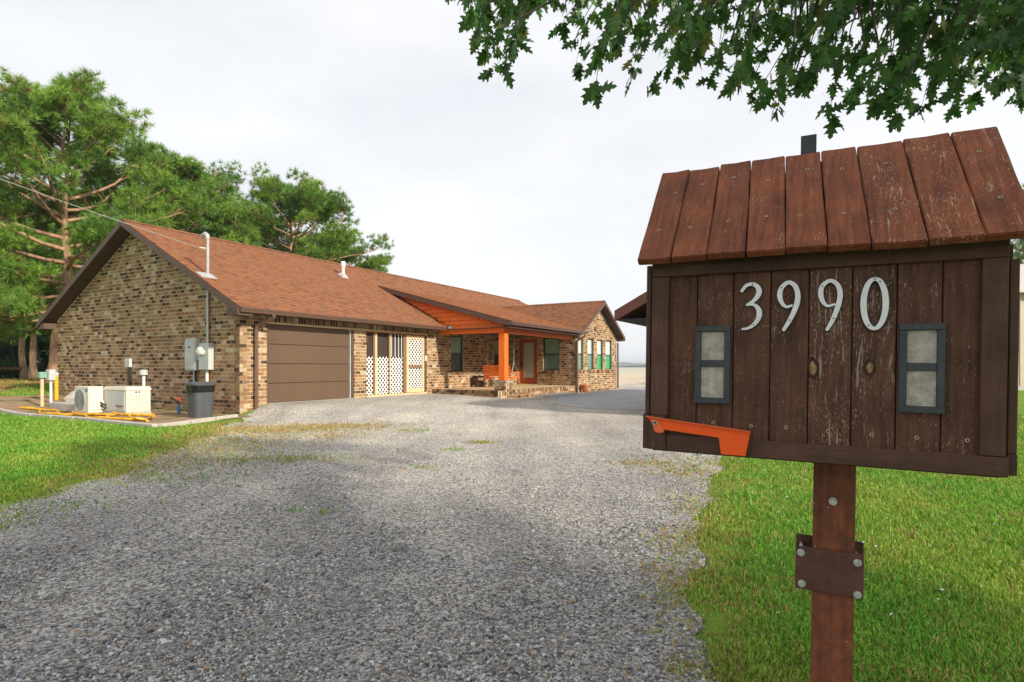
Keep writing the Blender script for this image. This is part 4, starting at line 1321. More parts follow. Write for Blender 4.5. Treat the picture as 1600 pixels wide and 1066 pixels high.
o = bpy.data.objects['concrete_pad']; o.location = (HC[0], HC[1], 0); o.rotation_euler = (0, 0, R(60))
# a few weathered rocks stacked against the wall
for k, (x, y, s_) in enumerate([(-0.35, 8.3, 0.34), (-0.40, 7.75, 0.26), (-0.30, 7.9, 0.2)]):
    ico = bmesh.new()
    bmesh.ops.create_icosphere(ico, subdivisions=2, radius=s_)
    for v in ico.verts:
        v.co *= 1 + 0.22 * math.sin(v.co.x * 9 + k) * math.cos(v.co.y * 8 + v.co.z * 7)
        v.co.z *= 0.75
    me = bpy.data.meshes.new('rock'); ico.to_mesh(me); ico.free(); me.materials.append(MT['pad'])
    o = link(bpy.data.objects.new('rock', me)); X, Y = to_world(x, y)
    o.location = (X, Y, hz(x, y) + s_ * (0.5 if k < 2 else 1.5))
    tag(o, ['large pale rock by the wall end', 'middle-sized rock beside the large one', 'small rock resting on the other two'][k], 'rock', 'rocks by the gable wall')

# ------------------------------------------------------------------ porch furniture
t = at_house('porch_swing', 11.45, -1.45, 'orange wooden porch swing hung on chains behind the post', 'swing')
t.location.z = 0.455
for k in range(5):
    MB().box(-0.24 + k * 0.10, -0.155 + k * 0.10, -0.68, 0.68, 0.43, 0.455).build('seat_slat', MT['orange'], t, bevel=0.004)
for k in range(5):
    z_ = 0.50 + k * 0.095
    MB().loft([(-0.27 - k * 0.022, -0.68, z_), (-0.245 - k * 0.022, -0.68, z_), (-0.245 - k * 0.022, 0.68, z_), (-0.27 - k * 0.022, 0.68, z_)],
              [(-0.29 - k * 0.022, -0.68, z_ + 0.08), (-0.265 - k * 0.022, -0.68, z_ + 0.08), (-0.265 - k * 0.022, 0.68, z_ + 0.08), (-0.29 - k * 0.022, 0.68, z_ + 0.08)]).build('back_slat', MT['orange'], t)
for s_ in (-1, 1):
    MB().box(-0.30, 0.28, s_ * 0.70 - 0.045, s_ * 0.70 + 0.045, 0.64, 0.67).build('armrest', MT['orange'], t, bevel=0.006)
    MB().box(0.20, 0.26, s_ * 0.70 - 0.025, s_ * 0.70 + 0.025, 0.40, 0.64).build('arm_post', MT['orange'], t)
    MB().box(-0.28, 0.26, s_ * 0.66 - 0.025, s_ * 0.66 + 0.025, 0.37, 0.43).build('seat_rail', MT['orange'], t)
    m = MB()
    m.tube([(-0.28, s_ * 0.72, 0.66), (0, s_ * 0.66, 1.12)], 0.011, 5); m.tube([(0.24, s_ * 0.72, 0.66), (0, s_ * 0.66, 1.12)], 0.011, 5)
    m.tube([(0, s_ * 0.66, 1.12), (0, s_ * 0.66, 2.39)], 0.011, 5)
    m.build('chain', MT['chain'], t)
# low stack of dark bricks against the back wall
t = at_house('brick_stack', 11.35, -0.35, 'low stack of dark loose bricks against the porch back wall', 'brick stack')
t.location.z = 0.456
dk = []
for kk in range(5):
    for q in range(6):
        for row in (0, 1):
            o = bpy.data.objects.new('brick', cube_me[int(r_.choice(5, p=[.65, .2, .1, .05, 0.0]))])
            o.location = (-0.05 + q * 0.225 + (0.05 if kk % 2 else 0), row * 0.14, 0.05 + kk * 0.1)
            o.scale = (0.212, 0.125, 0.092)
            link(o, t)
# concrete step and a clay pot by the wing
t = at_house('porch_step', 12.4, -3.75, 'low grey concrete step at the porch edge', 'step')
MB().box(-1.2, 1.4, -0.35, 0.40, -0.1, 0.10).build('tread', MT['pad'], t, bevel=0.015)
t = at_house('clay_pot', 16.05, -3.45, 'terracotta pot against the wing wall by the downspout', 'pot')
MB().lathe([(0.11, 0.0), (0.17, 0.30), (0.20, 0.31), (0.20, 0.38), (0.17, 0.38), (0.16, 0.33)], 18).build('pot', MT['terracotta'], t)
MB().lathe([(0.02, 0.30), (0.155, 0.33)], 14).build('soil', MT['mulch'], t)

# ------------------------------------------------------------------ the other buildings
# shop behind the mailbox: only its left eave shows past the box
shop = empty('workshop', (2.79, 15.5, 0.0), R(60), 'dark-eaved workshop hidden behind the mailbox, only its roof corner showing', 'building')
# local x = along the eave (away), local y = -(across); the eave tip is the origin
m = MB()
SW_, SL_, SZ_, SK_ = 8.0, 14.0, 2.841, 0.528
def sp(x, t_, z_): return (x, -t_, z_)
rk = SZ_ + SK_ * SW_ / 2
m.loft([sp(0, 0, SZ_ - 0.20), sp(0, SW_ / 2, rk - 0.20), sp(SL_, SW_ / 2, rk - 0.20), sp(SL_, 0, SZ_ - 0.20)], [sp(0, 0, SZ_), sp(0, SW_ / 2, rk), sp(SL_, SW_ / 2, rk), sp(SL_, 0, SZ_)])
m.loft([sp(0, SW_ / 2, rk - 0.20), sp(0, SW_, SZ_ - 0.20), sp(SL_, SW_, SZ_ - 0.20), sp(SL_, SW_ / 2, rk - 0.20)], [sp(0, SW_ / 2, rk), sp(0, SW_, SZ_), sp(SL_, SW_, SZ_), sp(SL_, SW_ / 2, rk)])
srf = m.build('roof', MT['shopfascia'], shop)
for t0_, z0_, t1_, z1_ in ((-0.02, SZ_, SW_ / 2, rk), (SW_ + 0.02, SZ_, SW_ / 2, rk)):
    MB().loft([sp(-0.05, t0_, z0_ - 0.26), sp(-0.005, t0_, z0_ - 0.26), sp(-0.005, t1_, z1_ - 0.26), sp(-0.05, t1_, z1_ - 0.26)], [sp(-0.05, t0_, z0_ + 0.02), sp(-0.005, t0_, z0_ + 0.02), sp(-0.005, t1_, z1_ + 0.02), sp(-0.05, t1_, z1_ + 0.02)]).build('rake_fascia', MT['shopfascia'], srf)
MB().loft([sp(0.0, 0.0, SZ_ - 0.24), sp(0, 1.28, SZ_ - 0.24), sp(SL_, 1.28, SZ_ - 0.24), sp(SL_, 0.0, SZ_ - 0.24)], [sp(0.0, 0.0, SZ_ - 0.205), sp(0, 1.28, SZ_ - 0.205), sp(SL_, 1.28, SZ_ - 0.205), sp(SL_, 0.0, SZ_ - 0.205)]).build('soffit', MT['shopsoffit'], srf)
m = MB()
ft = [(1.3, 0), (6.7, 0), (6.7, SZ_ + SK_ * 1.3 - 0.2), (4.0, rk - 0.21), (1.3, SZ_ + SK_ * 1.3 - 0.2)]
m.loft([sp(1.0, a, b) for a, b in ft], [sp(1.12, a, b) for a, b in ft])
m.loft([sp(13.0, a, b) for a, b in ft], [sp(13.12, a, b) for a, b in ft])
m.build('wall', MT['shopwall'], shop)
MB().loft([sp(1.12, 1.3, 0), sp(1.12, 1.42, 0), sp(13, 1.42, 0), sp(13, 1.3, 0)], [sp(1.12, 1.3, 3.2), sp(1.12, 1.42, 3.2), sp(13, 1.42, 3.2), sp(13, 1.3, 3.2)]).build('wall', MT['shopwall'], shop)
MB().loft([sp(1.12, 6.58, 0), sp(1.12, 6.7, 0), sp(13, 6.7, 0), sp(13, 6.58, 0)], [sp(1.12, 6.58, 3.2), sp(1.12, 6.7, 3.2), sp(13, 6.7, 3.2), sp(13, 6.58, 3.2)]).build('wall', MT['shopwall'], shop)
d = MB().loft([sp(0.96, 2.6, 0.05), sp(0.995, 2.6, 0.05), sp(0.995, 5.4, 0.05), sp(0.96, 5.4, 0.05)], [sp(0.96, 2.6, 2.5), sp(0.995, 2.6, 2.5), sp(0.995, 5.4, 2.5), sp(0.96, 5.4, 2.5)]).build('roller_door', MT['bone'], shop)

# beige metal barn far right: a sliver past the mailbox
barn = empty('metal_barn', (31.2, 33.0, 0), R(0), 'beige ribbed metal barn at the edge behind the mailbox', 'barn')
MB().box(-2.2, 16, 0, 10, 0.0, 0.25).build('foundation', MT['pad'], barn)
MB().box(-2.2, 16, 0.02, 10, 0.252, 5.6).build('wall', MT['beige'], barn)
for k in range(30):
    MB().box(-2.1 + k * 0.6, -2.04 + k * 0.6, -0.02, 0.018, 0.26, 5.58).build('rib', MT['beige'], barn)
m = MB()
m.loft([(-2.6, -0.5, 5.55), (16.4, -0.5, 5.55), (16.4, 5.0, 8.0), (-2.6, 5.0, 8.0)], [(-2.6, -0.5, 5.67), (16.4, -0.5, 5.67), (16.4, 5.0, 8.12), (-2.6, 5.0, 8.12)])
m.loft([(-2.6, 5.0, 8.0), (16.4, 5.0, 8.0), (16.4, 10.5, 5.55), (-2.6, 10.5, 5.55)], [(-2.6, 5.0, 8.12), (16.4, 5.0, 8.12), (16.4, 10.5, 5.67), (-2.6, 10.5, 5.67)])
m.build('roof', MT['barnroof'], barn)
MB().loft([(-2.2, 0.02, 5.6), (-2.1, 0.02, 5.6), (-2.1, 10, 5.6), (-2.2, 10, 5.6)], [(-2.2, 5.0, 7.9), (-2.1, 5.0, 7.9), (-2.1, 5.1, 7.9), (-2.2, 5.1, 7.9)]).build('gable_end', MT['beige'], barn)

# flatbed trailer parked under the pines
tx, ty = -31.5, 33.5
t = empty('flatbed_trailer', (tx, ty, float(height(tx, ty))), R(-8), 'rusty flatbed trailer parked in the shade of the pines', 'trailer')
MB().box(-2.6, 2.2, -1.0, 1.0, 0.55, 0.68).build('deck', MT['umberwood'], t)
MB().box(-2.65, 2.25, -1.06, -1.002, 0.48, 0.70).box(-2.65, 2.25, 1.002, 1.06, 0.48, 0.70).build('side_rail', MT['rusty'], t)
for xx in (-0.9, 0.1):
    w_ = MB().tube([(xx, -1.28, 0.33), (xx, -1.08, 0.33)], 0.33, 20).build('wheel', MT['tyre'], t)
    MB().tube([(xx, -1.30, 0.33), (xx, -1.285, 0.33)], 0.18, 14).build('rim', MT['galv'], w_)
    MB().tube([(xx, 1.08, 0.33), (xx, 1.28, 0.33)], 0.33, 20).build('wheel', MT['tyre'], t)
m = MB()
arc = [(-0.4 + 0.95 * math.cos(q), 0.40 + 0.42 * math.sin(q)) for q in np.linspace(math.pi, 0, 9)]
for a_, b_ in zip(arc, arc[1:]):
    m.loft([(a_[0], -1.32, a_[1]), (b_[0], -1.32, b_[1]), (b_[0], -1.07, b_[1]), (a_[0], -1.07, a_[1])], [(a_[0], -1.32, a_[1] + 0.02), (b_[0], -1.32, b_[1] + 0.02), (b_[0], -1.07, b_[1] + 0.02), (a_[0], -1.07, a_[1] + 0.02)])
m.build('mudguard', MT['rusty'], t)
MB().box(2.0, 2.28, -1.14, -1.062, 0.50, 0.66).build('tail_light', MT['red'], t)
MB().tube([(-2.6, -0.8, 0.58), (-3.9, 0, 0.5)], 0.05, 6).tube([(-2.6, 0.8, 0.58), (-3.9, 0, 0.5)], 0.05, 6).tube([(-3.8, 0, 0.5), (-3.8, 0, 0.0)], 0.04, 6).build('tongue', MT['rusty'], t)

# ------------------------------------------------------------------ pines
def needles(centres, axes, lens, tints, k, r_, width=0.03):
    """bursts of needles: k thin triangles from each tuft centre"""
    n = len(centres)
    d = r_.normal(size=(n, k, 3))
    d /= np.linalg.norm(d, axis=2, keepdims=True)
    d = d * 0.85 + axes[:, None] * 0.75
    d /= np.linalg.norm(d, axis=2, keepdims=True)
    side = np.cross(d, r_.normal(size=(n, k, 3)))
    side /= np.linalg.norm(side, axis=2, keepdims=True) + 1e-9
    L = (lens[:, None] * r_.uniform(0.7, 1.15, (n, k)))[..., None]
    c = centres[:, None] + d * L * 0.08
    v = np.stack([c - side * width, c + side * width, c + d * L], 2).reshape(-1, 3)
    t = np.arange(n * k * 3).reshape(-1, 3)
    tint = np.repeat(tints * r_.uniform(0.85, 1.15, (n, 1)), k * 3, 0)
    return v, t, tint

def make_pine(seed, H, base, rad, lean=0.0, n_limb=34, warm=0.5, fork=None, low_droop=0.0, tuft_k=22):
    """one pine: trunk mesh, limbs mesh, crown of needle bursts; returned as mesh datas"""
    r_ = np.random.default_rng(seed)
    tr = MB()
    zs = np.linspace(-0.3, H * 0.93, 12)
    wob = np.cumsum(r_.normal(0, 0.10, (12, 2)), 0) + np.linspace(0, lean, 12)[:, None] * np.array([[1, 0.3]])
    wob -= wob[0]
    tp = np.column_stack([wob, zs])
    r0 = H * 0.019
    tr.tube([tuple(p) for p in tp], [max(0.035, r0 * (1 - 0.93 * (z + 0.3) / H) * (1.25 if i == 0 else 1)) for i, z in enumerate(zs)], 10)
    def trunk_at(z):
        return np.array([np.interp(z, zs, tp[:, 0]), np.interp(z, zs, tp[:, 1]), z])
    lb = MB()
    C_, A_, T_ = [], [], []
    ga = r_.uniform(0, 6.28)
    for i in range(n_limb):
        f_ = (i + r_.uniform(0, 0.9)) / n_limb
        z = base + (H * 0.93 - base) * f_
        ga += 2.4 + r_.normal(0, 0.35)
        prof = (math.sin(math.pi * min(1, 0.16 + f_ * 0.90)) ** 0.75) * (1.08 - 0.32 * f_)
        ln = rad * prof * r_.uniform(0.72, 1.18) + 0.5
        up = 0.05 + 0.75 * f_ - low_droop * (1 - f_) ** 2
        d = np.array([math.cos(ga), math.sin(ga), up])
        p = trunk_at(z)
        pts = [p]
        nseg = 6
        for q in range(nseg):
            d = d + np.array([r_.normal(0, 0.12), r_.normal(0, 0.12), 0.06 + r_.normal(0, 0.06)])
            d /= np.linalg.norm(d)
            pts.append(pts[-1] + d * ln / nseg)
        lr = 0.028 + 0.011 * ln
        lb.tube([tuple(q) for q in pts], [lr * (1 - 0.85 * q / nseg) + 0.008 for q in range(nseg + 1)], 6, caps=False)
        pts = np.array(pts)
        nsub = int(3 + ln * 1.15)
        for sidx in range(nsub):
            u_ = r_.uniform(0.35, 1.0) if sidx else 1.0
            k_ = min(nseg - 1, int(u_ * nseg))
            q0 = pts[k_] + (pts[k_ + 1] - pts[k_]) * (u_ * nseg - k_) if u_ < 1 else pts[-1]
            sd = d + r_.normal(0, 0.75, 3) * np.array([1, 1, 0.45]) + np.array([0, 0, 0.28])
            sd /= np.linalg.norm(sd)
            sl = r_.uniform(0.6, 1.2) * (0.55 + 0.14 * ln)
            q1 = q0 + sd * sl
            lb.tube([tuple(q0), tuple((q0 + q1) / 2 + r_.normal(0, 0.04, 3)), tuple(q1)], [0.026, 0.018, 0.008], 4, caps=False)
            nt = int(r_.integers(18, 27))
            padc = r_.uniform(0.8, 1.2)
            tone = r_.uniform(0, 1)
            for _ in range(nt):
                off = r_.normal(0, 0.25, 3) * np.array([1.25, 1.25, 0.55]) * (0.7 + 0.12 * ln)
                c = q0 + (q1 - q0) * r_.uniform(0.65, 1.1) + off
                a = off * 1.4 + sd * 0.4 + np.array([0, 0, 0.45])
                C_.append(c); A_.append(a / (np.linalg.norm(a) + 1e-6))
                g = np.array([0.090, 0.205, 0.034]) * (1 - tone) + np.array([0.230, 0.370, 0.048]) * tone
                g = g * (1 - warm * 0.0) * padc
                if r_.uniform() < 0.06: g = np.array([0.17, 0.12, 0.035])
                T_.append(g)
    # a crowning leader
    for _ in range(16):
        C_.append(trunk_at(H * 0.93) + r_.normal(0, 0.28, 3) + np.array([0, 0, 0.2])); A_.append(np.array([0, 0, 1.0])); T_.append(np.array([0.06, 0.13, 0.025]))
    C_, A_, T_ = map(np.array, (C_, A_, T_))
    near = np.concatenate([(np.linalg.norm(C_[i:i + 400, None] - C_[None], axis=2) < 0.55).sum(1) for i in range(0, len(C_), 400)])
    C_, A_, T_ = C_[near > 5], A_[near > 5], T_[near > 5]      # no stray tufts hanging in the air
    v, t, ti = needles(C_, A_, r_.uniform(0.28, 0.42, len(C_)), T_, tuft_k, r_, 0.015)
    return tr, lb, (v, t, ti)

def plant_pine(data, X, Y, rz, scale, label, group):
    tr, lb, crown = data['parts']
    o = empty('pine_tree', (X, Y, float(height(X, Y))), rz, label, 'tree', group)
    o.scale = (scale, scale, scale)
    if 'meshes' not in data:
        a = tr.build('trunk', MT['bark'], o, smooth=True)
        b = lb.build('limbs', MT['bark'], o, smooth=True)
        c = np_mesh('crown', crown[0], crown[1], MT['needles'], o, tint=crown[2])
        c['kind'] = 'stuff'
        data['meshes'] = [('trunk', a.data), ('limbs', b.data), ('crown', c.data)]
    else:
        for nm, me in data['meshes']:
            q = link(bpy.data.objects.new(nm, me), o)
            if nm == 'crown': q['kind'] = 'stuff'
    return o
PINE_A = {'parts': make_pine(101, 14.2, 2.7, 5.4, lean=0.7, n_limb=50, low_droop=0.45, tuft_k=26)}
PINE_B = {'parts': make_pine(202, 14.6, 5.2, 4.6, lean=-0.4, n_limb=42)}
PINE_C = {'parts': make_pine(303, 15.2, 6.0, 5.4, lean=0.5, n_limb=44)}
GRP = 'pine trees behind the house'
plant_pine(PINE_A, -21.6, 27.0, 0.4, 1.0, 'big bright pine with orange forked limbs left of the gable', GRP)
plant_pine(PINE_A, -28.0, 29.0, 2.9, 1.05, 'pine at the left edge of the picture beside the big one', GRP)
plant_pine(PINE_B, -21.6, 37.5, 0.9, 1.02, 'rounded pine rising just right of the big bright pine', GRP)
plant_pine(PINE_C, -15.6, 42.0, 1.1, 0.97, 'rightmost tall pine whose crown ends above the vent pipe', GRP)
plant_pine(PINE_A, -13.4, 45.0, 3.0, 0.80, 'shorter pine low behind the roof, right of the others', GRP)
plant_pine(PINE_C, -24.8, 44.0, 4.0, 0.92, 'dark pine between the big pine and the rounded one', GRP)
plant_pine(PINE_B, -20.5, 47.0, 5.1, 0.95, 'pine filling the gap behind the rounded pine', GRP)
for k, (X, Y, rz, s_, lab) in enumerate([(-38, 46, 0.3, 0.95, 'shaded pine trunk deep in the wood, nearest the trailer'), (-44, 52, 1.7, 1.0, 'shaded pine further left in the wood behind the trailer'),
                                         (-41, 58, 2.9, 1.1, 'shaded pine at the back of the wood, middle'), (-36, 62, 4.4, 1.05, 'shaded pine at the back of the wood, by the big pine'), (-50, 60, 5.2, 1.1, 'shaded pine at the back of the wood, far left')]):
    plant_pine((PINE_B, PINE_C)[k % 2], X, Y, rz, s_, lab, 'pines in the far wood')
plant_pine(PINE_C, 45.5, 48.0, 2.0, 1.12, 'pine rising behind the beige barn at the right edge', None)

# undergrowth at the back of the wood
r5 = np.random.default_rng(9)
n = 1900
cx_ = r5.uniform(-70, -26, n); cy_ = 64 + r5.uniform(-4, 8, n) + (cx_ + 48) * 0.15; cz_ = r5.uniform(0.2, 8.5, n)
C_ = np.stack([cx_, cy_, cz_], 1)
A_ = r5.normal(size=(n, 3)); A_[:, 2] = abs(A_[:, 2]); A_ /= np.linalg.norm(A_, axis=1, keepdims=True)
v, t_, ti = needles(C_, A_, r5.uniform(0.8, 1.5, n), np.array([[0.04, 0.085, 0.022]]) * r5.uniform(0.6, 1.5, (n, 1)), 16, r5, 0.20)
tag(np_mesh('undergrowth', v, t_, MT['needles'], tint=ti), 'dark green undergrowth behind the pine trunks', 'undergrowth', kind='stuff')

# ------------------------------------------------------------------ the oak overhead
LEAF2D = [(0.0, 0.0), (0.015, 0.02), (0.020, 0.10), (0.13, 0.14), (0.20, 0.22), (0.12, 0.28), (0.13, 0.34), (0.27, 0.41), (0.36, 0.52), (0.22, 0.52), (0.14, 0.56), (0.21, 0.66), (0.28, 0.79), (0.17, 0.75), (0.09, 0.78), (0.11, 0.88), (0.0, 1.0)]
outline = [(x, y) for x, y in LEAF2D] + [(-x, y) for x, y in LEAF2D[-2:0:-1]]
tess = tessellate_polygon([[Vector((x, y, 0)) for x, y in outline]])
LV = np.array([(x, 0.10 * abs(x) - 0.10 * y * y, y) for x, y in outline])       # length along z, fold in y
LT = np.array([tuple(t) for t in tess])
ORNG = np.random.default_rng(77)
def at(px, py, Y):
    return np.array([(px - 800) / 900 * Y, Y, EYE + (573 - py) / 900 * Y])
env_x = [690, 702, 725, 745, 768, 790, 812, 850, 876, 900, 930, 958, 985, 1015, 1060, 1110, 1150, 1180, 1212, 1245, 1300, 1335, 1375, 1400, 1440, 1490, 1530, 1565, 1600, 1660]
env_y = [-10, 2, 15, 78, 132, 125, 62, 15, 60, 120, 165, 95, 140, 155, 140, 140, 150, 172, 190, 150, 205, 172, 180, 205, 190, 185, 165, 150, 178, 190]
oak = empty('oak_tree', (7.6, -3.4, 0), 0, 'oak whose lobed green leaves hang over the top of the picture', 'tree')
OAK0 = np.array([7.6, -3.4, 0.0])
limb_paths = [   # the first three carry the sprays in view
    [(7.6, -3.4, 3.4), (6.0, -1.5, 4.6), (4.4, 1.0, 5.1), (2.6, 3.3, 5.0), (0.8, 4.2, 4.8), (-0.3, 4.4, 4.6)],
    [(7.6, -3.4, 3.6), (6.4, -0.6, 4.9), (5.0, 2.0, 5.2), (3.8, 4.2, 5.2), (2.2, 5.4, 5.2)],
    [(7.6, -3.4, 3.2), (5.8, -0.8, 4.2), (4.2, 1.6, 4.4), (3.0, 2.9, 4.2), (1.6, 3.3, 4.1)],
    [(7.6, -3.4, 4.0), (8.6, -1.2, 5.6), (9.2, 0.6, 6.4)],
    [(7.6, -3.4, 4.2), (5.4, -4.8, 5.8), (3.6, -5.6, 6.6)],
    [(7.6, -3.4, 4.4), (9.8, -4.8, 6.0), (11.6, -5.8, 7.0)],
    [(7.6, -3.4, 5.0), (7.2, -3.0, 7.5), (7.6, -3.4, 10.0)],
]
m = MB()
m.tube([(0, 0, -0.3), (0, 0, 0.5), (0.05, 0.02, 2.0), (0.0, 0, 3.6), (-0.1, 0.1, 5.2), (-0.2, 0.3, 7.5)], [0.46, 0.36, 0.31, 0.28, 0.2, 0.09], 14)
m.build('trunk', MT['oakbark'], oak, smooth=True)
for p_ in limb_paths:
    MB().tube([tuple(np.array(q) - OAK0) for q in p_], [0.15 - 0.13 * k / (len(p_) - 1) for k in range(len(p_))], 8).build('limb', MT['oakbark'], oak, smooth=True)
limb_pts = np.array([np.array(a) + (np.array(b) - np.array(a)) * t for p_ in limb_paths[:3] for a, b in zip(p_, p_[1:]) for t in np.linspace(0, 1, 8)])
leafs = []       # (pos, rotation matrix, length, tint)
tw = MB()
def leaf_frame(axis, roll):
    z_ = axis / (np.linalg.norm(axis) + 1e-9)
    ref = np.array([math.cos(roll), math.sin(roll), 0.3])
    x_ = np.cross(ref, z_); x_ /= np.linalg.norm(x_) + 1e-9
    y_ = np.cross(z_, x_)
    return np.stack([x_, y_, z_], 1)
def leaf_tint():
    q = ORNG.uniform()
    if q < 0.06: return np.array([0.17, 0.19, 0.03])
    return np.array([0.055, 0.140, 0.026]) * ORNG.uniform(0.7, 1.5)
def spray(end, start, n_leaf, spread=0.055):
    mid = (start + end) / 2 + ORNG.normal(0, 0.04, 3) + np.array([0, 0, 0.06])
    pts = [start * (1 - t) ** 2 + 2 * mid * t * (1 - t) + end * t * t for t in np.linspace(0, 1, 7)]
    tw.tube([tuple(p - OAK0) for p in pts], [0.0055 - 0.0045 * k / 6 for k in range(7)], 4, caps=False)
    dirn = (end - mid) / (np.linalg.norm(end - mid) + 1e-9)
    for k in range(n_leaf):
        t = ORNG.uniform(0.25, 1.0) if k > 3 else 1.0
        p = start * (1 - t) ** 2 + 2 * mid * t * (1 - t) + end * t * t
        ax = dirn * 0.55 + ORNG.normal(0, 0.55, 3) + np.array([0, 0, -0.55])
        p = p + ORNG.normal(0, 0.012, 3)
        leafs.append((p, leaf_frame(ax, ORNG.uniform(0, 6.28)), ORNG.uniform(0.070, 0.135), leaf_tint()))
def hang(px, py, Y, n_leaf, drop):
    L = 0.11
    end = at(px, py, Y) + np.array([0, 0, L * 0.8])
    start = end + np.array([ORNG.uniform(0.02, 0.30), ORNG.uniform(-0.15, 0.15), drop])
    spray(end, start, n_leaf)
    j = np.argmin(np.linalg.norm(limb_pts - start, axis=1))
    b = limb_pts[j]
    md = (b + start) / 2 + ORNG.normal(0, 0.05, 3)
    tw.tube([tuple(b - OAK0), tuple(md - OAK0), tuple(start - OAK0)], [0.014, 0.009, 0.0055], 5, caps=False)
for px, py in zip(env_x, env_y):
    Y = ORNG.uniform(2.9, 4.3)
    hang(px, py, Y, 12, ORNG.uniform(0.25, 0.45))
for k in range(430):
    px = 720 + 960 * ORNG.uniform() ** 0.72
    e = np.interp(px, env_x, env_y)
    top = -70 if px > 850 else -30
    py = ORNG.uniform(top, max(top + 10, e - 12))
    hang(px, py, ORNG.uniform(2.8, 5.0), int(ORNG.integers(8, 13)), ORNG.uniform(0.2, 0.45))
tw.build('twigs', MT['oakbark'], oak)['kind'] = 'stuff'
# which leaves show largest
def pxof(p): return 800 + 900 * p[0] / p[1], 573 - 900 * (p[2] - EYE) / p[1]
sc_ = []
for p, Rm, L, ti in leafs:
    x_, y_ = pxof(p)
    inside = 0 < x_ < 1600 and 5 < y_ < 400
    sc_.append((L / p[1]) * abs(Rm[1, 1]) * (1.0 if inside else 0.0) + (y_ * 1e-5 if inside else -1))
sel = set(np.argsort(sc_)[::-1][:300].tolist())
# four shared leaf meshes of slightly different green for the single leaves
lme = []
for k, tcol in enumerate([(0.050, 0.130, 0.024), (0.070, 0.170, 0.030), (0.042, 0.105, 0.022), (0.20, 0.23, 0.035)]):
    o = np_mesh('leaf', LV, LT, MT['leaf'], None, tint=np.repeat(np.array([tcol]), len(LV), 0))
    lme.append(o.data)
    bpy.data.objects.remove(o)
RV, RT, RC = [], [], []
def add_leaf(p, Rm, L, ti):
    b = sum(len(q) for q in RV) if False else add_leaf.n
    RV.append((LV * L) @ Rm.T + (p - OAK0)); RT.append(LT + b); RC.append(np.repeat(ti[None], len(LV), 0)); add_leaf.n += len(LV)
add_leaf.n = 0
for i, (p, Rm, L, ti) in enumerate(leafs):
    if i in sel:
        k = 3 if ti[0] > 0.12 else int(ORNG.integers(0, 3))
        o = bpy.data.objects.new('leaf', lme[k])
        mt = Matrix([[*(Rm[r, c] * L for c in range(3)), (p - OAK0)[r]] for r in range(3)] + [[0, 0, 0, 1]])
        o.matrix_basis = mt
        link(o, oak)
    else:
        add_leaf(p, Rm, L, ti)
# the rest of the crown, over and behind the camera
nb = 8000
th = ORNG.uniform(0, 6.283, nb); cu = ORNG.uniform(-0.75, 1, nb); rad = ORNG.uniform(0.45, 1, nb) ** 0.5
cl = np.round(ORNG.uniform(0, 1, (nb, 1)) * 320).astype(int).ravel()
clump = np.stack([ORNG.normal(0, 1, 321) for _ in range(3)], 1)
clump /= np.linalg.norm(clump, axis=1, keepdims=True)
clump *= ORNG.uniform(0.25, 1.0, (321, 1))
cen = np.array([7.7, -5.7, 6.2])
for i in range(nb):
    q = clump[cl[i]]
    p = cen + q * np.array([5.0, 4.7, 3.3]) + ORNG.normal(0, 0.5, 3)
    if p[2] < 2.9: p[2] = 2.9 + abs(ORNG.normal(0, 0.4))
    if p[1] > 0.2 and p[0] / max(p[1], 0.05) < 1.6: continue
    add_leaf(p, leaf_frame(ORNG.normal(0, 1, 3) + np.array([0, 0, -0.6]), ORNG.uniform(0, 6.28)), ORNG.uniform(0.20, 0.34), leaf_tint())
cr = np_mesh('crown', np.concatenate(RV), np.concatenate(RT), MT['leaf'], oak, tint=np.concatenate(RC))
cr['kind'] = 'stuff'

# ------------------------------------------------------------------ gravel stones, grass, fallen leaves
g6 = np.random.default_rng(16)
def vnoise(X, Y, seed, wl):
    r_ = np.random.default_rng(seed)
    o = np.zeros_like(X)
    for f_ in (1, 2.1, 4.3):
        for _ in range(3):
            a = r_.uniform(0, 6.28); p = r_.uniform(0, 6.28)
            o += np.sin((X * math.cos(a) + Y * math.sin(a)) / wl * 6.28 * f_ + p) / f_
    return o / 3.0
def scatter(n, ymin, ymax, power, xlo, xhi):
    """ground points, denser towards the camera; xlo/xhi are functions of Y"""
    u_ = g6.uniform(0, 1, n)
    if abs(power - 1) < 1e-6:
        Y = ymin * (ymax / ymin) ** u_
    else:
        a = 1 - power
        Y = (ymin ** a + u_ * (ymax ** a - ymin ** a)) ** (1 / a)
    lo, hi = xlo(Y), xhi(Y)
    X = lo + (hi - lo) * g6.uniform(0, 1, n)
    ok = hi > lo
    return X[ok], Y[ok]
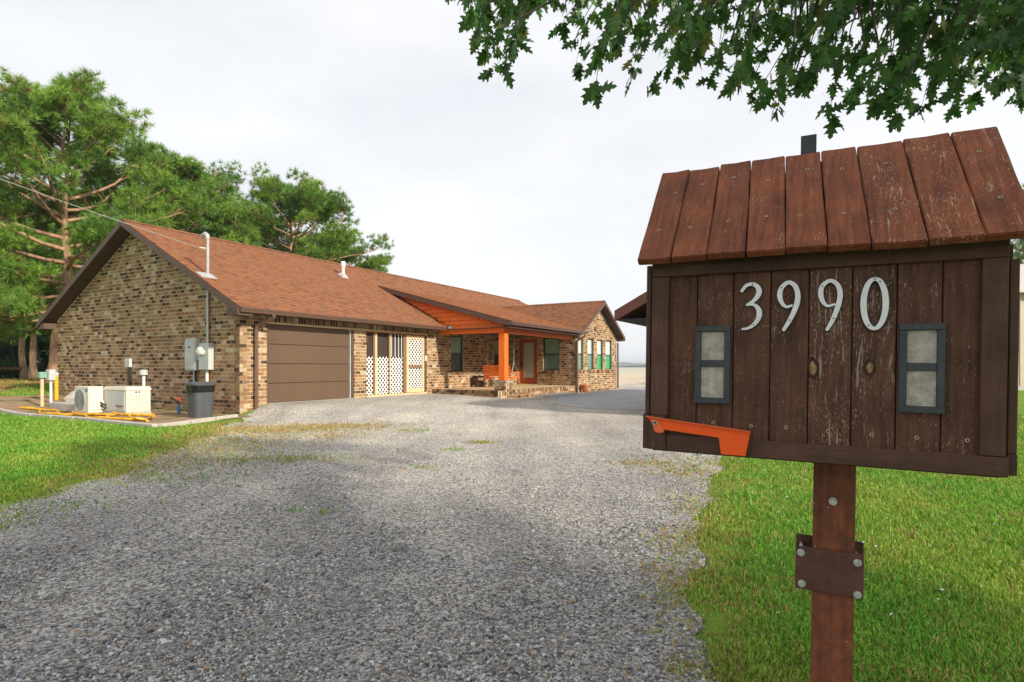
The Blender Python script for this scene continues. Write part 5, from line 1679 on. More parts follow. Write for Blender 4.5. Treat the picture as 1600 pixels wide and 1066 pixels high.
# stones
ico = bmesh.new()
ico.free()
IV = np.array([(1, 0, 0), (-1, 0, 0), (0, 1, 0), (0, -1, 0), (0, 0, 1), (0, 0, -1.0)])
IT = np.array([(0, 2, 4), (2, 1, 4), (1, 3, 4), (3, 0, 4), (2, 0, 5), (1, 2, 5), (3, 1, 5), (0, 3, 5)])
X, Y = scatter(125000, 1.9, 9.5, 1.6, lambda y: np.maximum(drive_left(y) - 0.1, -1.0 * y - 0.4), lambda y: drive_right(y) + 0.12 + 0 * y)
kp = g6.uniform(0, 1, len(X)) < np.clip(0.72 + 0.45 * vnoise(X * 1.0, Y * 0.35, 44, 1.4), 0.25, 1)
X, Y = X[kp], Y[kp]
n = len(X)
def rotm(n, r_):
    q = r_.normal(size=(n, 4)); q /= np.linalg.norm(q, axis=1, keepdims=True)
    w_, x_, y_, z_ = q.T
    return np.stack([np.stack([1 - 2 * (y_ * y_ + z_ * z_), 2 * (x_ * y_ - z_ * w_), 2 * (x_ * z_ + y_ * w_)], -1),
                     np.stack([2 * (x_ * y_ + z_ * w_), 1 - 2 * (x_ * x_ + z_ * z_), 2 * (y_ * z_ - x_ * w_)], -1),
                     np.stack([2 * (x_ * z_ - y_ * w_), 2 * (y_ * z_ + x_ * w_), 1 - 2 * (x_ * x_ + y_ * y_)], -1)], 1)
size = g6.lognormal(math.log(0.0060), 0.38, n).clip(0.0026, 0.018) * (1 + 0.22 * vnoise(X, Y, 33, 1.6))
shp = g6.uniform(0.55, 1.3, (n, 1, 3))
jit = g6.uniform(0.75, 1.25, (n, len(IV), 1))
V = IV[None] * shp * jit * size[:, None, None]
V = np.einsum('nij,nkj->nki', rotm(n, g6), V)
V[..., 2] *= 0.75
V += np.stack([X, Y, height(X, Y) + 0.010 + size * 0.30], 1)[:, None]
tone = g6.beta(1.1, 1.6, n)[:, None]
T = (np.array([[0.075, 0.075, 0.078]]) * (1 - tone) + np.array([[0.62, 0.61, 0.59]]) * tone)
wq = g6.uniform(0, 1, n)
T[wq < 0.05] = np.array([0.36, 0.25, 0.15]); T[(wq > 0.05) & (wq < 0.075)] = np.array([0.62, 0.60, 0.56])
fidx = (np.arange(n)[:, None, None] * len(IV) + IT[None]).reshape(-1, 3)
tag(np_mesh('gravel', V.reshape(-1, 3), fidx, MT['stone'], tint=np.repeat(T, len(IV), 0)), 'loose grey gravel stones on the near drive', 'gravel', kind='stuff')

# grass blades
def blades(X, Y, hgt, wid, tint, r_, name, label):
    n = len(X)
    az = r_.uniform(0, 6.283, n)
    lean_ = r_.uniform(0.15, 0.95, n)
    d = np.stack([np.cos(az), np.sin(az), np.zeros(n)], 1)
    s = np.stack([-np.sin(az), np.cos(az), np.zeros(n)], 1)
    tw_ = r_.uniform(-0.9, 0.9, n)[:, None]
    s = s * np.cos(tw_) + d * np.sin(tw_)
    b = np.stack([X, Y, height(X, Y) + 0.004], 1)
    w_ = wid[:, None] * s
    up = np.array([[0, 0, 1.0]])
    m1 = b + up * (hgt * 0.55)[:, None] + d * (hgt * lean_ * 0.28)[:, None]
    m2 = b + up * (hgt * (0.95 - 0.25 * lean_))[:, None] + d * (hgt * lean_ * 0.85)[:, None]
    v = np.stack([b - w_, b + w_, m1 - w_ * 0.8, m1 + w_ * 0.8, m2], 1).reshape(-1, 3)
    k = np.arange(n)[:, None] * 5
    t = np.concatenate([k + np.array([[0, 1, 3]]), k + np.array([[0, 3, 2]]), k + np.array([[2, 3, 4]])], 0)
    return tag(np_mesh(name, v, t, MT['blade'], tint=np.repeat(tint, 5, 0)), label, 'grass', kind='stuff')
GREEN = np.array([[0.150, 0.370, 0.034]]); GREEN2 = np.array([[0.320, 0.440, 0.060]]); DRY = np.array([[0.46, 0.33, 0.12]])
def grass_tint(X, Y, dry_p, r_):
    n = len(X)
    f_ = np.clip(0.34 + 0.6 * vnoise(X, Y, 4, 2.2) + r_.normal(0, 0.25, n), 0, 1)[:, None]
    c = GREEN * (1 - f_) + GREEN2 * f_
    c = c * r_.uniform(0.42, 1.4, (n, 1))
    dr = r_.uniform(0, 1, n) < dry_p
    c[dr] = DRY * r_.uniform(0.6, 1.2, (dr.sum(), 1))
    return c
# right lawn
X, Y = scatter(150000, 1.9, 16, 1.35, lambda y: drive_right(y) - 0.30, lambda y: np.maximum(0.95 * y + 0.8, 3.0))
de = X - drive_right(Y) + 0.22 * vnoise(X, Y, 8, 0.8)
keep = g6.uniform(0, 1, len(X)) < np.clip(0.30 + de / 0.35, 0.0, 1)
keep &= (de > -0.28)
X, Y, de = X[keep], Y[keep], de[keep]
dry = np.clip(0.55 - de * 0.9, 0.09, 0.6) + np.clip(0.22 * vnoise(X, Y, 14, 1.1), 0, 0.26)
hh = g6.uniform(0.018, 0.050, len(X)) * np.clip(0.55 + de * 1.2, 0.5, 1.05) * (1 + 0.25 * vnoise(X, Y, 6, 0.7))
blades(X, Y, np.clip(hh, 0.012, 0.10), 0.0021 + 0.00042 * Y, grass_tint(X, Y, dry, g6), g6, 'lawn_grass', 'bright mown grass under and behind the mailbox')
# left lawn
X, Y = scatter(95000, 4.2, 17.5, 0.55, lambda y: np.maximum(-1.02 * y - 0.6, -17.0), lambda y: drive_left(y) + 0.30)
hx, hy_ = to_house(X, Y)
ok = (hx < -2.95) | (hy_ < -1.35 - 0.0 * hx)
ok &= ~((hx > -2.9) & (hy_ > -1.3 + (hx + 2.8) * 0.39))
X, Y = X[ok], Y[ok]
de = drive_left(Y) - X + 0.35 * vnoise(X, Y, 9, 1.3)
keep = (de > -0.3) & (g6.uniform(0, 1, len(X)) < np.clip(0.15 + de / 0.7, 0, 1))
X, Y, de = X[keep], Y[keep], de[keep]
dry = np.clip(0.62 - de * 0.55 + 0.25 * sst(Y, 8, 13) - 0.2 * (Y < 7), 0.05, 0.85)
hh = g6.uniform(0.03, 0.07, len(X)) * np.clip(0.6 + de * 0.8, 0.5, 1.05)
blades(X, Y, hh, 0.0022 + 0.00050 * Y, grass_tint(X, Y, dry, g6), g6, 'lawn_grass', 'mown lawn between the drive and the gable bed')
# dry straw and weeds in the gravel by the house corner, small weed tufts on the drive
wx, wy, wd = [], [], []
for (px, py, n_, sx_, sy_, dr) in [(470, 668, 700, 1.1, 0.28, 0.9), (300, 705, 700, 0.9, 0.5, 0.75), (250, 728, 500, 0.7, 0.35, 0.6), (520, 680, 120, 0.5, 0.2, 0.9), (1100, 720, 160, 0.3, 0.3, 0.6), (1095, 790, 160, 0.18, 0.25, 0.7), (1075, 850, 160, 0.14, 0.2, 0.7), (400, 672, 900, 1.0, 0.35, 0.85), (540, 664, 350, 0.8, 0.2, 0.95), (330, 690, 700, 0.8, 0.5, 0.7), (445, 716, 260, 0.55, 0.14, 0.6),
                                   (645, 672, 260, 0.22, 0.10, 0.35), (710, 701, 130, 0.10, 0.06, 0.2), (752, 690, 90, 0.16, 0.06, 0.6), (668, 728, 120, 0.14, 0.06, 0.4), (508, 798, 60, 0.05, 0.04, 0.1), (457, 795, 50, 0.05, 0.04, 0.1),
                                   (210, 748, 500, 0.8, 0.12, 0.3), (90, 790, 300, 0.4, 0.12, 0.1), (60, 760, 300, 0.6, 0.1, 0.3), (1010, 722, 120, 0.3, 0.1, 0.8), (1075, 735, 160, 0.25, 0.15, 0.7), (1050, 980, 120, 0.10, 0.12, 0.5), (1055, 900, 120, 0.12, 0.12, 0.8), (20, 812, 260, 0.3, 0.12, 0.15)]:
    Yg = 900 * (EYE - 0.03) / (py - 573)
    Xg = (px - 800) / 900 * Yg
    n_ = int(n_ * (2.2 if dr > 0.5 else 0.55))
    wx.append(Xg + g6.normal(0, sx_, n_)); wy.append(Yg + g6.normal(0, sy_ * 1.6, n_)); wd.append(np.full(n_, dr))
X, Y, dry = map(np.concatenate, (wx, wy, wd))
hx, hy_ = to_house(X, Y)
ok = ~((hx > -0.1) & (hy_ > -0.15)) & (Y > 1.5)
X, Y, dry = X[ok], Y[ok], dry[ok]
blades(X, Y, g6.uniform(0.02, 0.055, len(X)), 0.003 + 0.0007 * Y, grass_tint(X, Y, dry, g6), g6, 'weeds', 'straw and small weeds scattered in the gravel')
# rough grass further off: under the pines and behind
X, Y = scatter(26000, 17, 42, 0.6, lambda y: -1.0 * y - 1, lambda y: -0.72 * y - 1.5)
hx, hy_ = to_house(X, Y)
ok = (hx < -2.95) | (hy_ > 10.8)
X, Y = X[ok], Y[ok]
bed = ((X + 24.5) / 9.5) ** 2 + ((Y - 31) / 9.5) ** 2 < 1
ok = ~bed | (g6.uniform(0, 1, len(X)) < 0.25)
X, Y, bed = X[ok], Y[ok], bed[ok]
blades(X, Y, g6.uniform(0.05, 0.12, len(X)), np.full(len(X), 0.014), grass_tint(X, Y, np.where(bed, 0.8, 0.25), g6), g6, 'rough_grass', 'rough grass and straw under the pines')
# clover heads and fallen leaves
def flecks(name, X, Y, size, tint, label, cat, dz=0.02):
    n = len(X)
    a = g6.uniform(0, 6.28, n)
    P = np.stack([X, Y, height(X, Y) + dz], 1)
    vs = []
    for k in range(5):
        ang = a + k * 1.2566
        rr_ = size * g6.uniform(0.6, 1.1, n)
        vs.append(P + np.stack([rr_ * np.cos(ang), rr_ * np.sin(ang) * 0.7, size * g6.uniform(-0.3, 0.6, n)], 1))
    V = np.stack([P + np.array([0, 0, 1]) * (size * 0.35)[:, None]] + vs, 1).reshape(-1, 3)
    k = np.arange(n)[:, None] * 6
    T_ = np.concatenate([k + np.array([[0, 1 + q, 1 + (q + 1) % 5]]) for q in range(5)], 0)
    return tag(np_mesh(name, V, T_, MT['blade'], tint=np.repeat(tint, 6, 0)), label, cat, kind='stuff')
X, Y = scatter(70, 2.3, 8.5, 1.0, lambda y: np.maximum(drive_left(y), -0.9 * y), lambda y: drive_right(y))
c = np.array([[0.48, 0.25, 0.10]]) * g6.uniform(0.5, 1.1, (len(X), 1))
flecks('leaf_litter', X, Y, g6.uniform(0.007, 0.019, len(X)), c, 'small orange-brown fallen leaf scraps on the gravel', 'leaf litter', 0.022)
X, Y = scatter(70, 3.0, 9.5, 0.8, lambda y: drive_right(y) + 0.4, lambda y: 0.9 * y)
flecks('clover_flowers', X, Y, np.full(len(X), 0.012), np.full((len(X), 3), 0.72), 'tiny white clover heads in the lawn', 'flowers', 0.05)

# ------------------------------------------------------------------ the house-shaped mailbox on its steel post
MO = Vector((0.3479, 1.47, 1.1493))
Rv = Vector((0.88617308, -0.46315666, -0.01353447)); Dv = Vector((0.46319909, 0.88625426, 0.0)); Uv = Rv.cross(Dv)
mail = bpy.data.objects.new('mailbox', None)
mail.empty_display_size = 0.2
link(mail)
PZ = -1.17
base = MO + Rv * 0.42 + Dv * 0.20 + Uv * PZ
mail.matrix_world = Matrix(((Rv.x, Dv.x, Uv.x, base.x), (Rv.y, Dv.y, Uv.y, base.y), (Rv.z, Dv.z, Uv.z, base.z), (0, 0, 0, 1)))
tag(mail, 'brown wooden house-shaped mailbox numbered 3990 on a rusty steel post', 'mailbox')
OX, OY, OZ = 0.42, 0.20, PZ        # box coordinates (from the front lower left corner) -> root coordinates
def mbx(name, x0, x1, y0, y1, z0, z1, mat, parent=None, bevel=0.0015, wear=0.0):
    """a part of the mailbox given in box coordinates; its own origin sits at its middle"""
    c = Vector(((x0 + x1) / 2, (y0 + y1) / 2, (z0 + z1) / 2))
    hx_, hy2, hz2 = (x1 - x0) / 2, (y1 - y0) / 2, (z1 - z0) / 2
    o = MB().box(-hx_, hx_, -hy2, hy2, -hz2, hz2).build(name, mat, parent or mail, bevel=bevel)
    if parent is None:
        o.location = c - Vector((OX, OY, OZ))
    else:
        o.location = c - (parent.location + Vector((OX, OY, OZ)))
    o.color = (wear, 0, 0, 1)
    return o
DEP = 0.49
# core box (dark, inside the boards)
core = MB()
core.prism([(0.012, 0.035), (0.704, 0.035), (0.704, DEP - 0.02), (0.012, DEP - 0.02)], 0.012, 0.462)
core.loft([(0.02, 0.02, 0.462), (0.70, 0.02, 0.462), (0.70, DEP - 0.02, 0.462), (0.02, DEP - 0.02, 0.462)], [(0.02, 0.235, 0.73), (0.70, 0.235, 0.73), (0.70, 0.255, 0.73), (0.02, 0.255, 0.73)])
co = core.build('inner_box', MT['inner'], mail)
co.location = (-OX, -OY, -OZ)
seams = [0.040, 0.114, 0.198, 0.280, 0.360, 0.445, 0.528, 0.607, 0.676]
wear = [0.35, 0.35, 0.40, 0.30, 0.92, 0.80, 0.35, 0.30]
boards = []
for k, (a, b) in enumerate(zip(seams, seams[1:])):
    boards.append(mbx('wall_board', a + 0.001, b - 0.001, 0.014 + random.uniform(-0.001, 0.001), 0.033, 0.030, 0.445, MT['wall_wood'], wear=wear[k]))
# framing boards
trims = [mbx('trim_board', 0.003, 0.712, 0.000, 0.030, 0.438, 0.476, MT['trim_wood_h'], wear=0.1),
         mbx('trim_board', 0.044, 0.716, 0.002, 0.030, 0.000, 0.040, MT['trim_wood_h'], wear=0.12),
         mbx('trim_board', 0.004, 0.0465, 0.000, 0.030, 0.088, 0.437, MT['trim_wood_v'], wear=0.1),
         mbx('trim_board', 0.000, 0.043, -0.002, 0.030, 0.001, 0.0875, MT['trim_wood_v'], wear=0.3),
         mbx('trim_board', 0.669, 0.711, 0.000, 0.030, 0.041, 0.437, MT['trim_wood_v'], wear=0.1)]
# back and ends
for k in range(8):
    mbx('wall_board', 0.02 + k * 0.085, 0.103 + k * 0.085, DEP - 0.018, DEP, 0.01, 0.46, MT['wall_wood'], wear=0.3)
for k in range(6):
    for xx in (0.0, 0.704):
        mbx('end_board', xx, xx + 0.011, 0.034 + k * 0.0735, 0.105 + k * 0.0735, 0.012, 0.462, MT['wall_wood'], wear=0.3)
mbx('corner_board', -0.013, -0.001, 0.012, 0.055, 0.090, 0.470, MT['trim_wood_v'], wear=0.1)
mbx('corner_board', -0.018, -0.003, 0.012, 0.055, 0.000, 0.0895, MT['trim_wood_v'], wear=0.1)
mbx('corner_board', 0.7165, 0.732, 0.018, 0.060, 0.046, 0.436, MT['trim_wood_v'], wear=0.1)
mbx('corner_board', 0.7165, 0.733, 0.018, 0.060, 0.002, 0.0455, MT['trim_wood_v'], wear=0.25)
mbx('corner_board', 0.7135, 0.724, 0.030, 0.070, 0.4365, 0.468, MT['trim_wood_v'], wear=0.1)
MBm = mbx('floor_board', 0.003, 0.712, 0.031, DEP - 0.02, -0.006, 0.0105, MT['trim_wood_h'])
# gable infills under the roof
for xx in (0.0125, 0.690):
    g_ = MB().loft([(xx, 0.01, 0.463), (xx, DEP - 0.01, 0.463), (xx, 0.255, 0.735), (xx, 0.235, 0.735)], [(xx + 0.012, 0.01, 0.463), (xx + 0.012, DEP - 0.01, 0.463), (xx + 0.012, 0.255, 0.735), (xx + 0.012, 0.235, 0.735)]).build('gable_board', MT['wall_wood'], mail)
    g_.location = (-OX, -OY, -OZ)
# screws
def screw(x, y, z, parent, nrm=(0, -1, 0), r_=0.0042):
    n_ = Vector(nrm)
    p0 = Vector((x, y, z))
    m = MB()
    m.tube([p0 - n_ * 0.001, p0 + n_ * 0.0016], r_, 10, 0)
    m.tube([p0 + n_ * 0.0016, p0 + n_ * 0.0019], r_ * 0.55, 8, 1)
    o = m.build('screw', [MT['screw'], MT['recess']], parent)
    o.location = -(parent.location + Vector((OX, OY, OZ))) if parent is not mail else Vector((-OX, -OY, -OZ))
    return o
for k, (x, z) in enumerate([(0.155, 0.076), (0.241, 0.073), (0.316, 0.074), (0.402, 0.071), (0.485, 0.069), (0.566, 0.068), (0.652, 0.069)]):
    screw(x, 0.0135, z, boards[k + 1])
# knots in the boards
def knot(x, z, rx, rz_, parent, y=0.0128):
    n_ = 14
    r7 = random.Random(int(x * 1000))
    ring = [(x + rx * math.cos(2 * math.pi * q / n_) * r7.uniform(0.8, 1.15), z + rz_ * math.sin(2 * math.pi * q / n_) * r7.uniform(0.8, 1.15)) for q in range(n_)]
    rim = [(x + (p - x) * 1.45, z + (q - z) * 1.35) for p, q in ring]
    d_ = MB().loft([(p, y + 0.0030, q) for p, q in rim][::-1], [(p, y + 0.0006, q) for p, q in rim][::-1]).build('knot_rim', MT['knotrim'], parent)
    d_.location = -(parent.location + Vector((OX, OY, OZ)))
    o = MB().loft([(p, y + 0.003, q) for p, q in ring][::-1], [(x + (p - x) * 0.75, y, z + (q - z) * 0.75) for p, q in ring][::-1]).build('knot', MT['knot'], parent)
    o.location = -(parent.location + Vector((OX, OY, OZ)))
knot(0.3695, 0.212, 0.0085, 0.019, boards[4])
knot(0.480, 0.215, 0.0085, 0.014, boards[5])
# two little windows
def little_window(x0, x1, z0, z1):
    w = mbx('window', x0 + 0.012, x1 - 0.012, 0.0125, 0.0142, z0 + 0.012, z1 - 0.012, MT['inner'], bevel=0)
    zc = (z0 + z1) / 2 + 0.003
    for (a, b, c, d, y_) in ((x0, x1, z1 - 0.014, z1, 0.0005), (x0, x1, z0, z0 + 0.014, 0.0005), (x0 + 0.0005, x0 + 0.0145, z0 + 0.0142, z1 - 0.0142, 0.0012), (x1 - 0.0145, x1 - 0.0005, z0 + 0.0142, z1 - 0.0142, 0.0012), (x0 + 0.0147, x1 - 0.0147, zc - 0.008, zc + 0.008, 0.002)):
        mbx('frame_bar', a, b, y_, 0.0124, c, d, MT['slate'], w, bevel=0.0012)
    mbx('pane', x0 + 0.0148, x1 - 0.0148, 0.0075, 0.0095, zc + 0.0082, z1 - 0.0144, MT['burlap'], w, bevel=0)
    mbx('pane', x0 + 0.0148, x1 - 0.0148, 0.0075, 0.0095, z0 + 0.0144, zc - 0.0082, MT['burlap'], w, bevel=0)
little_window(0.111, 0.194, 0.123, 0.312)
little_window(0.531, 0.612, 0.121, 0.309)
# house number: 3 9 9 0
def spline(P, n_=6):
    P = [np.array(p, float) for p in P]
    out = []
    for i in range(len(P) - 1):
        p0, p1, p2, p3 = P[max(i - 1, 0)], P[i], P[i + 1], P[min(i + 2, len(P) - 1)]
        for t in np.linspace(0, 1, n_, endpoint=False):
            out.append(0.5 * (2 * p1 + (p2 - p0) * t + (2 * p0 - 5 * p1 + 4 * p2 - p3) * t * t + (3 * p1 - p0 - 3 * p2 + p3) * t ** 3))
    out.append(P[-1])
    return np.array(out)
def stroke(m, P, y0, y1, shrink=0.0):
    q = spline(P) / 1000.0
    n_ = len(q)
    d = np.gradient(q[:, :2], axis=0)
    d /= np.linalg.norm(d, axis=1, keepdims=True) + 1e-9
    nn = np.stack([-d[:, 1], d[:, 0]], 1)
    hw = (q[:, 2] / 2 - shrink)[:, None]
    Lp, Rp = q[:, :2] + nn * hw, q[:, :2] - nn * hw
    def cap(c, dr, h_):
        a0 = math.atan2(dr[1], dr[0])
        return [(c[0] + h_ * math.cos(a0 + a), c[1] + h_ * math.sin(a0 + a)) for a in np.linspace(-math.pi / 2, math.pi / 2, 7)[1:-1]]
    k = len(m.v)
    endc = cap(q[-1], d[-1], hw[-1, 0]); stc = cap(q[0], -d[0], hw[0, 0])
    for i in range(n_ - 1):
        a, b, c, e2 = Rp[i], Rp[i + 1], Lp[i + 1], Lp[i]
        m.face([(a[0], y0, a[1]), (b[0], y0, b[1]), (c[0], y0, c[1]), (e2[0], y0, e2[1])])
        m.face([(a[0], y1, a[1]), (b[0], y1, b[1]), (b[0], y0, b[1]), (a[0], y0, a[1])])
        m.face([(e2[0], y0, e2[1]), (c[0], y0, c[1]), (c[0], y1, c[1]), (e2[0], y1, e2[1])])
    for cp, p, q2 in ((endc, Rp[-1], Lp[-1]), (stc, Lp[0], Rp[0])):
        ring = [tuple(p)] + cp + [tuple(q2)]
        m.face([(a, y0, b) for a, b in ring])
        for a, b in zip(ring, ring[1:]):
            m.face([(a[0], y1, a[1]), (b[0], y1, b[1]), (b[0], y0, b[1]), (a[0], y0, a[1])])
D3 = [(217.1, 394.3, 7.1), (226.5, 406.1, 7.8), (240.1, 409.2, 8.4), (250.5, 402.8, 10.2), (254.9, 391.3, 12.1), (250.9, 378.8, 10.7), (241.2, 367.8, 8.0), (229.0, 360.7, 5.7)]
D3b = [(229.0, 360.7, 5.7), (242.4, 360.7, 6.6), (251.9, 353.0, 9.8), (256.0, 339.5, 12.1), (252.5, 324.5, 10.2), (242.4, 311.5, 8.0), (230.2, 304.7, 6.1), (220.0, 303.3, 5.2)]
D9 = [(324.2, 355.7, 4.9), (313.5, 352.9, 6.2), (303.8, 362.4, 8.5), (299.0, 380.5, 11.2), (303.3, 398.1, 9.9), (317.2, 409.0, 8.9), (330.7, 400.0, 10.1), (336.5, 380.0, 11.0), (335.0, 360.5, 11.4), (328.6, 339.8, 10.6), (319.6, 319.9, 9.3), (308.7, 300.3, 7.6)]
D9c = [(410.2, 355.3, 4.6), (397.1, 352.1, 5.9), (387.4, 362.1, 8.5), (382.7, 380.4, 10.6), (386.3, 397.8, 9.3), (401.1, 408.3, 8.4), (415.3, 398.7, 9.5), (420.7, 379.4, 10.3), (418.7, 358.5, 10.7), (413.0, 337.3, 10.0), (405.9, 317.9, 8.8), (396.7, 299.4, 7.1)]
D0 = [(486 + 20.5 * math.sin(q), 354 + 54 * math.cos(q), 7.6 + 4.2 * abs(math.sin(q))) for q in np.linspace(0, 2 * math.pi, 17)]
HOLES = [[(0.2403, 0.4085), (0.2435, 0.3125)], [(0.3025, 0.3975), (0.3205, 0.322)], [(0.386, 0.3965), (0.4085, 0.324)], [(0.4955, 0.4012), (0.4755, 0.3068)]]
for strokes, holes in zip(([D3, D3b], [D9], [D9c], [D0]), HOLES):
    m = MB()
    for s_ in strokes:
        stroke(m, s_, 0.0062 - 0.00005 * strokes.index(s_) if False else 0.0062 - 0.0003 * len(m.v) / 5000, 0.0125)
    o = m.build('house_number', MT['digit'], mail)
    o.location = (-OX, -OY, -OZ)
    mm = MB()
    for s_ in strokes:
        stroke(mm, [(p[0], p[1], p[2] + 2.0) for p in s_], 0.0092, 0.0132)
    bk = mm.build('backing', MT['recess'], o)
    for x, z in holes:
        MB().tube([(x, 0.0066, z), (x, 0.0052, z)], 0.0016, 8).build('screw', MT['recess'], o)
# the signal flag, lowered, with its pivot clip
def ppoly(name, pts, y0, y1, mat, parent, bevel=0.0):
    m = MB()
    m.loft([(x / 1000, y1, z / 1000) for x, z in pts], [(x / 1000, y0, z / 1000) for x, z in pts])
    o = m.build(name, mat, parent, bevel=bevel)
    b = bmesh.new(); b.from_mesh(o.data); bmesh.ops.recalc_face_normals(b, faces=b.faces[:]); b.to_mesh(o.data); b.free()
    return o
FL = [(-1, 86), (243, 63), (233, 5), (179, 5), (173, 44), (44, 55), (38, 52), (21, 62)]
fo = ppoly('flag', [(x, z) for x, z in FL][::-1], -0.0225, -0.0195, MT['flag'], mail, 0.0006)
fo.location = (-OX, -OY, -OZ)
ppoly('flag_lip', [(-1, 87.2), (243, 64.2), (243, 62.4), (-1, 85.4)][::-1], -0.030, -0.0226, MT['flagedge'], fo)
ppoly('pivot_clip', [(12, 80), (30, 79), (45.5, 55), (43, 48.5), (36, 46.5), (24, 47.5), (20, 52)][::-1], -0.0262, -0.0227, MT['flagedge'], fo, 0.0005)
MB().tube([(0.0225, 0.0, 0.0715), (0.0225, -0.0285, 0.0715)], 0.0058, 12).build('screw', MT['screw'], fo)
MB().tube([(0.0225, -0.0286, 0.0715), (0.0225, -0.0290, 0.0715)], 0.0030, 8).build('screw_recess', MT['recess'], fo)
# roof boards: nine on the near slope, nine on the far one
eave_x = [-0.022, 0.061, 0.145, 0.230, 0.312, 0.395, 0.476, 0.572, 0.664, 0.742]
ridge_x = [-0.030, 0.050, 0.131, 0.212, 0.296, 0.379, 0.459, 0.557, 0.652, 0.741]
rw = [0.15, 0.10, 0.30, 0.55, 0.20, 0.20, 0.75, 0.75, 0.60]
r8 = random.Random(12)
EAVE = Vector((0, -0.040, 0.463)); RIDG = Vector((0, 0.247, 0.763))
def roof_board(k, back=False):
    th = 0.0185
    e0, e1, q0, q1 = eave_x[k] + 0.0012, eave_x[k + 1] - 0.0012, ridge_x[k] + 0.0014, ridge_x[k + 1] - 0.0014
    de_, dr_ = r8.uniform(-0.004, 0.004), r8.uniform(-0.004, 0.007)
    sl = (RIDG - EAVE).normalized()
    nr = Vector((0, -sl.z, sl.y))
    A, B = EAVE + sl * de_, RIDG + sl * dr_
    if back:
        A, B = Vector((0, 2 * 0.247 - A.y, A.z)), Vector((0, 2 * 0.247 - B.y, B.z - 0.012))
        nr = Vector((0, -nr.y, nr.z))
    cen_ = Vector(((e0 + e1 + q0 + q1) / 4, (A.y + B.y) / 2, (A.z + B.z) / 2))
    # board frame: x across, y up the slope, z out
    ax = (B - A).normalized()
    fx = Vector((1, 0, 0)); fz = fx.cross(ax) if not back else -fx.cross(ax)
    if back: fx = -fx
    half = (B - A).length / 2
    n_ = 7
    m = MB()
    tops, bots = [], []
    sgn = -1 if back else 1
    for i in range(n_):
        t = i / (n_ - 1)
        y_ = -half + 2 * half * t
        xl = (e0 + (q0 - e0) * t - cen_.x) + r8.uniform(-0.0009, 0.0009)
        xr_ = (e1 + (q1 - e1) * t - cen_.x) + r8.uniform(-0.0009, 0.0009)
        if back: xl, xr_ = -xr_, -xl
        cup = 0.0016
        rowt = [(xl, y_, th), ((xl + xr_) / 2, y_ + (r8.uniform(-0.002, 0.002) if i in (0, n_ - 1) else 0), th - cup), (xr_, y_ + (r8.uniform(-0.002, 0.002) if i in (0, n_ - 1) else 0), th)]
        tops.append(rowt); bots.append([(p[0], p[1], 0) for p in rowt])
    idx = {}
    def vid(p):
        m.v.append(p); return len(m.v) - 1
    tid = [[vid(p) for p in r0_] for r0_ in tops]; bid = [[vid(p) for p in r0_] for r0_ in bots]
    def F(*q): m.f.append(q); m.m.append(0); m.uv.append(None)
    for i in range(n_ - 1):
        for j in range(2):
            F(tid[i][j], tid[i][j + 1], tid[i + 1][j + 1], tid[i + 1][j])
            F(bid[i][j], bid[i + 1][j], bid[i + 1][j + 1], bid[i][j + 1])
        F(tid[i][0], tid[i + 1][0], bid[i + 1][0], bid[i][0])
        F(tid[i][2], bid[i][2], bid[i + 1][2], tid[i + 1][2])
    for j in range(2):
        F(tid[0][j], bid[0][j], bid[0][j + 1], tid[0][j + 1])
        F(tid[-1][j], tid[-1][j + 1], bid[-1][j + 1], bid[-1][j])
    o = m.build('roof_board', MT['roof_wood'], mail)
    b = bmesh.new(); b.from_mesh(o.data)
    bmesh.ops.recalc_face_normals(b, faces=b.faces[:])
    sharp = [e for e in b.edges if len(e.link_faces) == 2 and e.calc_face_angle() > 0.6]
    bmesh.ops.bevel(b, geom=sharp, offset=0.0022, segments=2, affect='EDGES', clamp_overlap=True)
    b.to_mesh(o.data); b.free()
    fz = fx.cross(ax)
    o.matrix_basis = Matrix(((fx.x, ax.x, fz.x, cen_.x - OX), (fx.y, ax.y, fz.y, cen_.y - OY), (fx.z, ax.z, fz.z, cen_.z - OZ), (0, 0, 0, 1)))
    o.color = (rw[k], 0, 0, 1)
    if not back:
        for t_ in (0.30, 0.76):
            xx, yy2 = r8.uniform(-0.012, 0.016), -half + 2 * half * (t_ + r8.uniform(-0.05, 0.05))
            s_ = MB().tube([(xx, yy2, th - 0.003), (xx, yy2, th + 0.0006)], 0.0042, 10, 0).tube([(xx, yy2, th + 0.0006), (xx, yy2, th + 0.0010)], 0.0024, 8, 1).build('screw', [MT['screw'], MT['recess']], o)
    return o
for k in range(9):
    roof_board(k); roof_board(k, True)
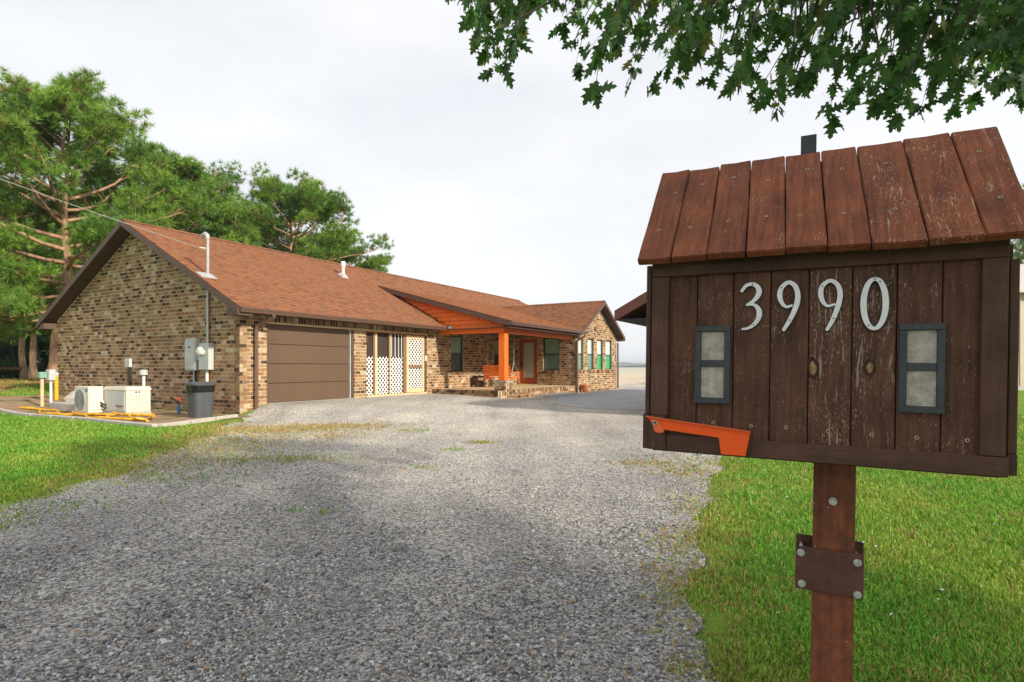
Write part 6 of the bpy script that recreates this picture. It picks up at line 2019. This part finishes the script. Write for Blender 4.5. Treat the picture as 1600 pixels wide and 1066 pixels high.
# little chimney on the far slope
mbx('chimney', 0.330, 0.370, 0.380, 0.420, 0.62, 0.875, MT['slate'], bevel=0.001)
# steel post, clamp plates, bolts
def tubepost(x0, x1, y0, y1, z0, z1, mat):
    return mbx('post', x0, x1, y0, y1, z0, z1, mat, bevel=0.005)
post = tubepost(0.3745, 0.4655, 0.155, 0.245, PZ - 0.25, -0.0065, MT['postrust'])
def bolt(x, y, z, parent, r_=0.0085, length=0.0):
    m = MB()
    m.tube([(x, y + 0.001, z), (x, y - 0.0015, z)], r_ * 1.15, 14)
    m.tube([(x, y - 0.0015, z), (x, y - 0.0075, z), (x, y - 0.0085, z)], [r_, r_, r_ * 0.82], 6)
    if length: m.tube([(x, y, z), (x, y + length, z)], r_ * 0.55, 8)
    o = m.build('bolt', MT['zinc'], parent)
    o.location = -(parent.location + Vector((OX, OY, OZ)))
bolt(0.4175, 0.1545, -0.115, post)
pf = mbx('clamp_plate', 0.337, 0.484, 0.1465, 0.1525, -0.340, -0.234, MT['plate'], bevel=0.0012)
pr_ = mbx('clamp_plate', 0.336, 0.490, 0.2475, 0.2535, -0.336, -0.230, MT['plate'], bevel=0.0012)
for x, z in ((0.349, -0.249), (0.471, -0.254), (0.352, -0.326), (0.472, -0.331)):
    bolt(x, 0.146, z, pf, 0.0080, 0.118)
# ------------------------------------------------------------------ the air: a thin haze that pales the far hills
hzm = bpy.data.materials.new('thin_haze')
hzm.use_nodes = True
hn, hl = hzm.node_tree.nodes, hzm.node_tree.links
hn.clear()
ho_ = hn.new('ShaderNodeOutputMaterial')
hv = hn.new('ShaderNodeVolumePrincipled')
hv.inputs['Color'].default_value = (0.80, 0.88, 0.97, 1)
hv.inputs['Density'].default_value = 0.00032
hv.inputs['Anisotropy'].default_value = 0.2
hl.new(hv.outputs['Volume'], ho_.inputs['Volume'])
hb = MB().box(-5200, 5200, -400, 7200, -2.0, 34.0).build('haze', hzm)
tag(hb, 'thin pale haze over the land', 'haze', kind='stuff')
print('SCENE objects', len(bpy.data.objects), 'tris ~', sum(len(m.polygons) for m in bpy.data.meshes))
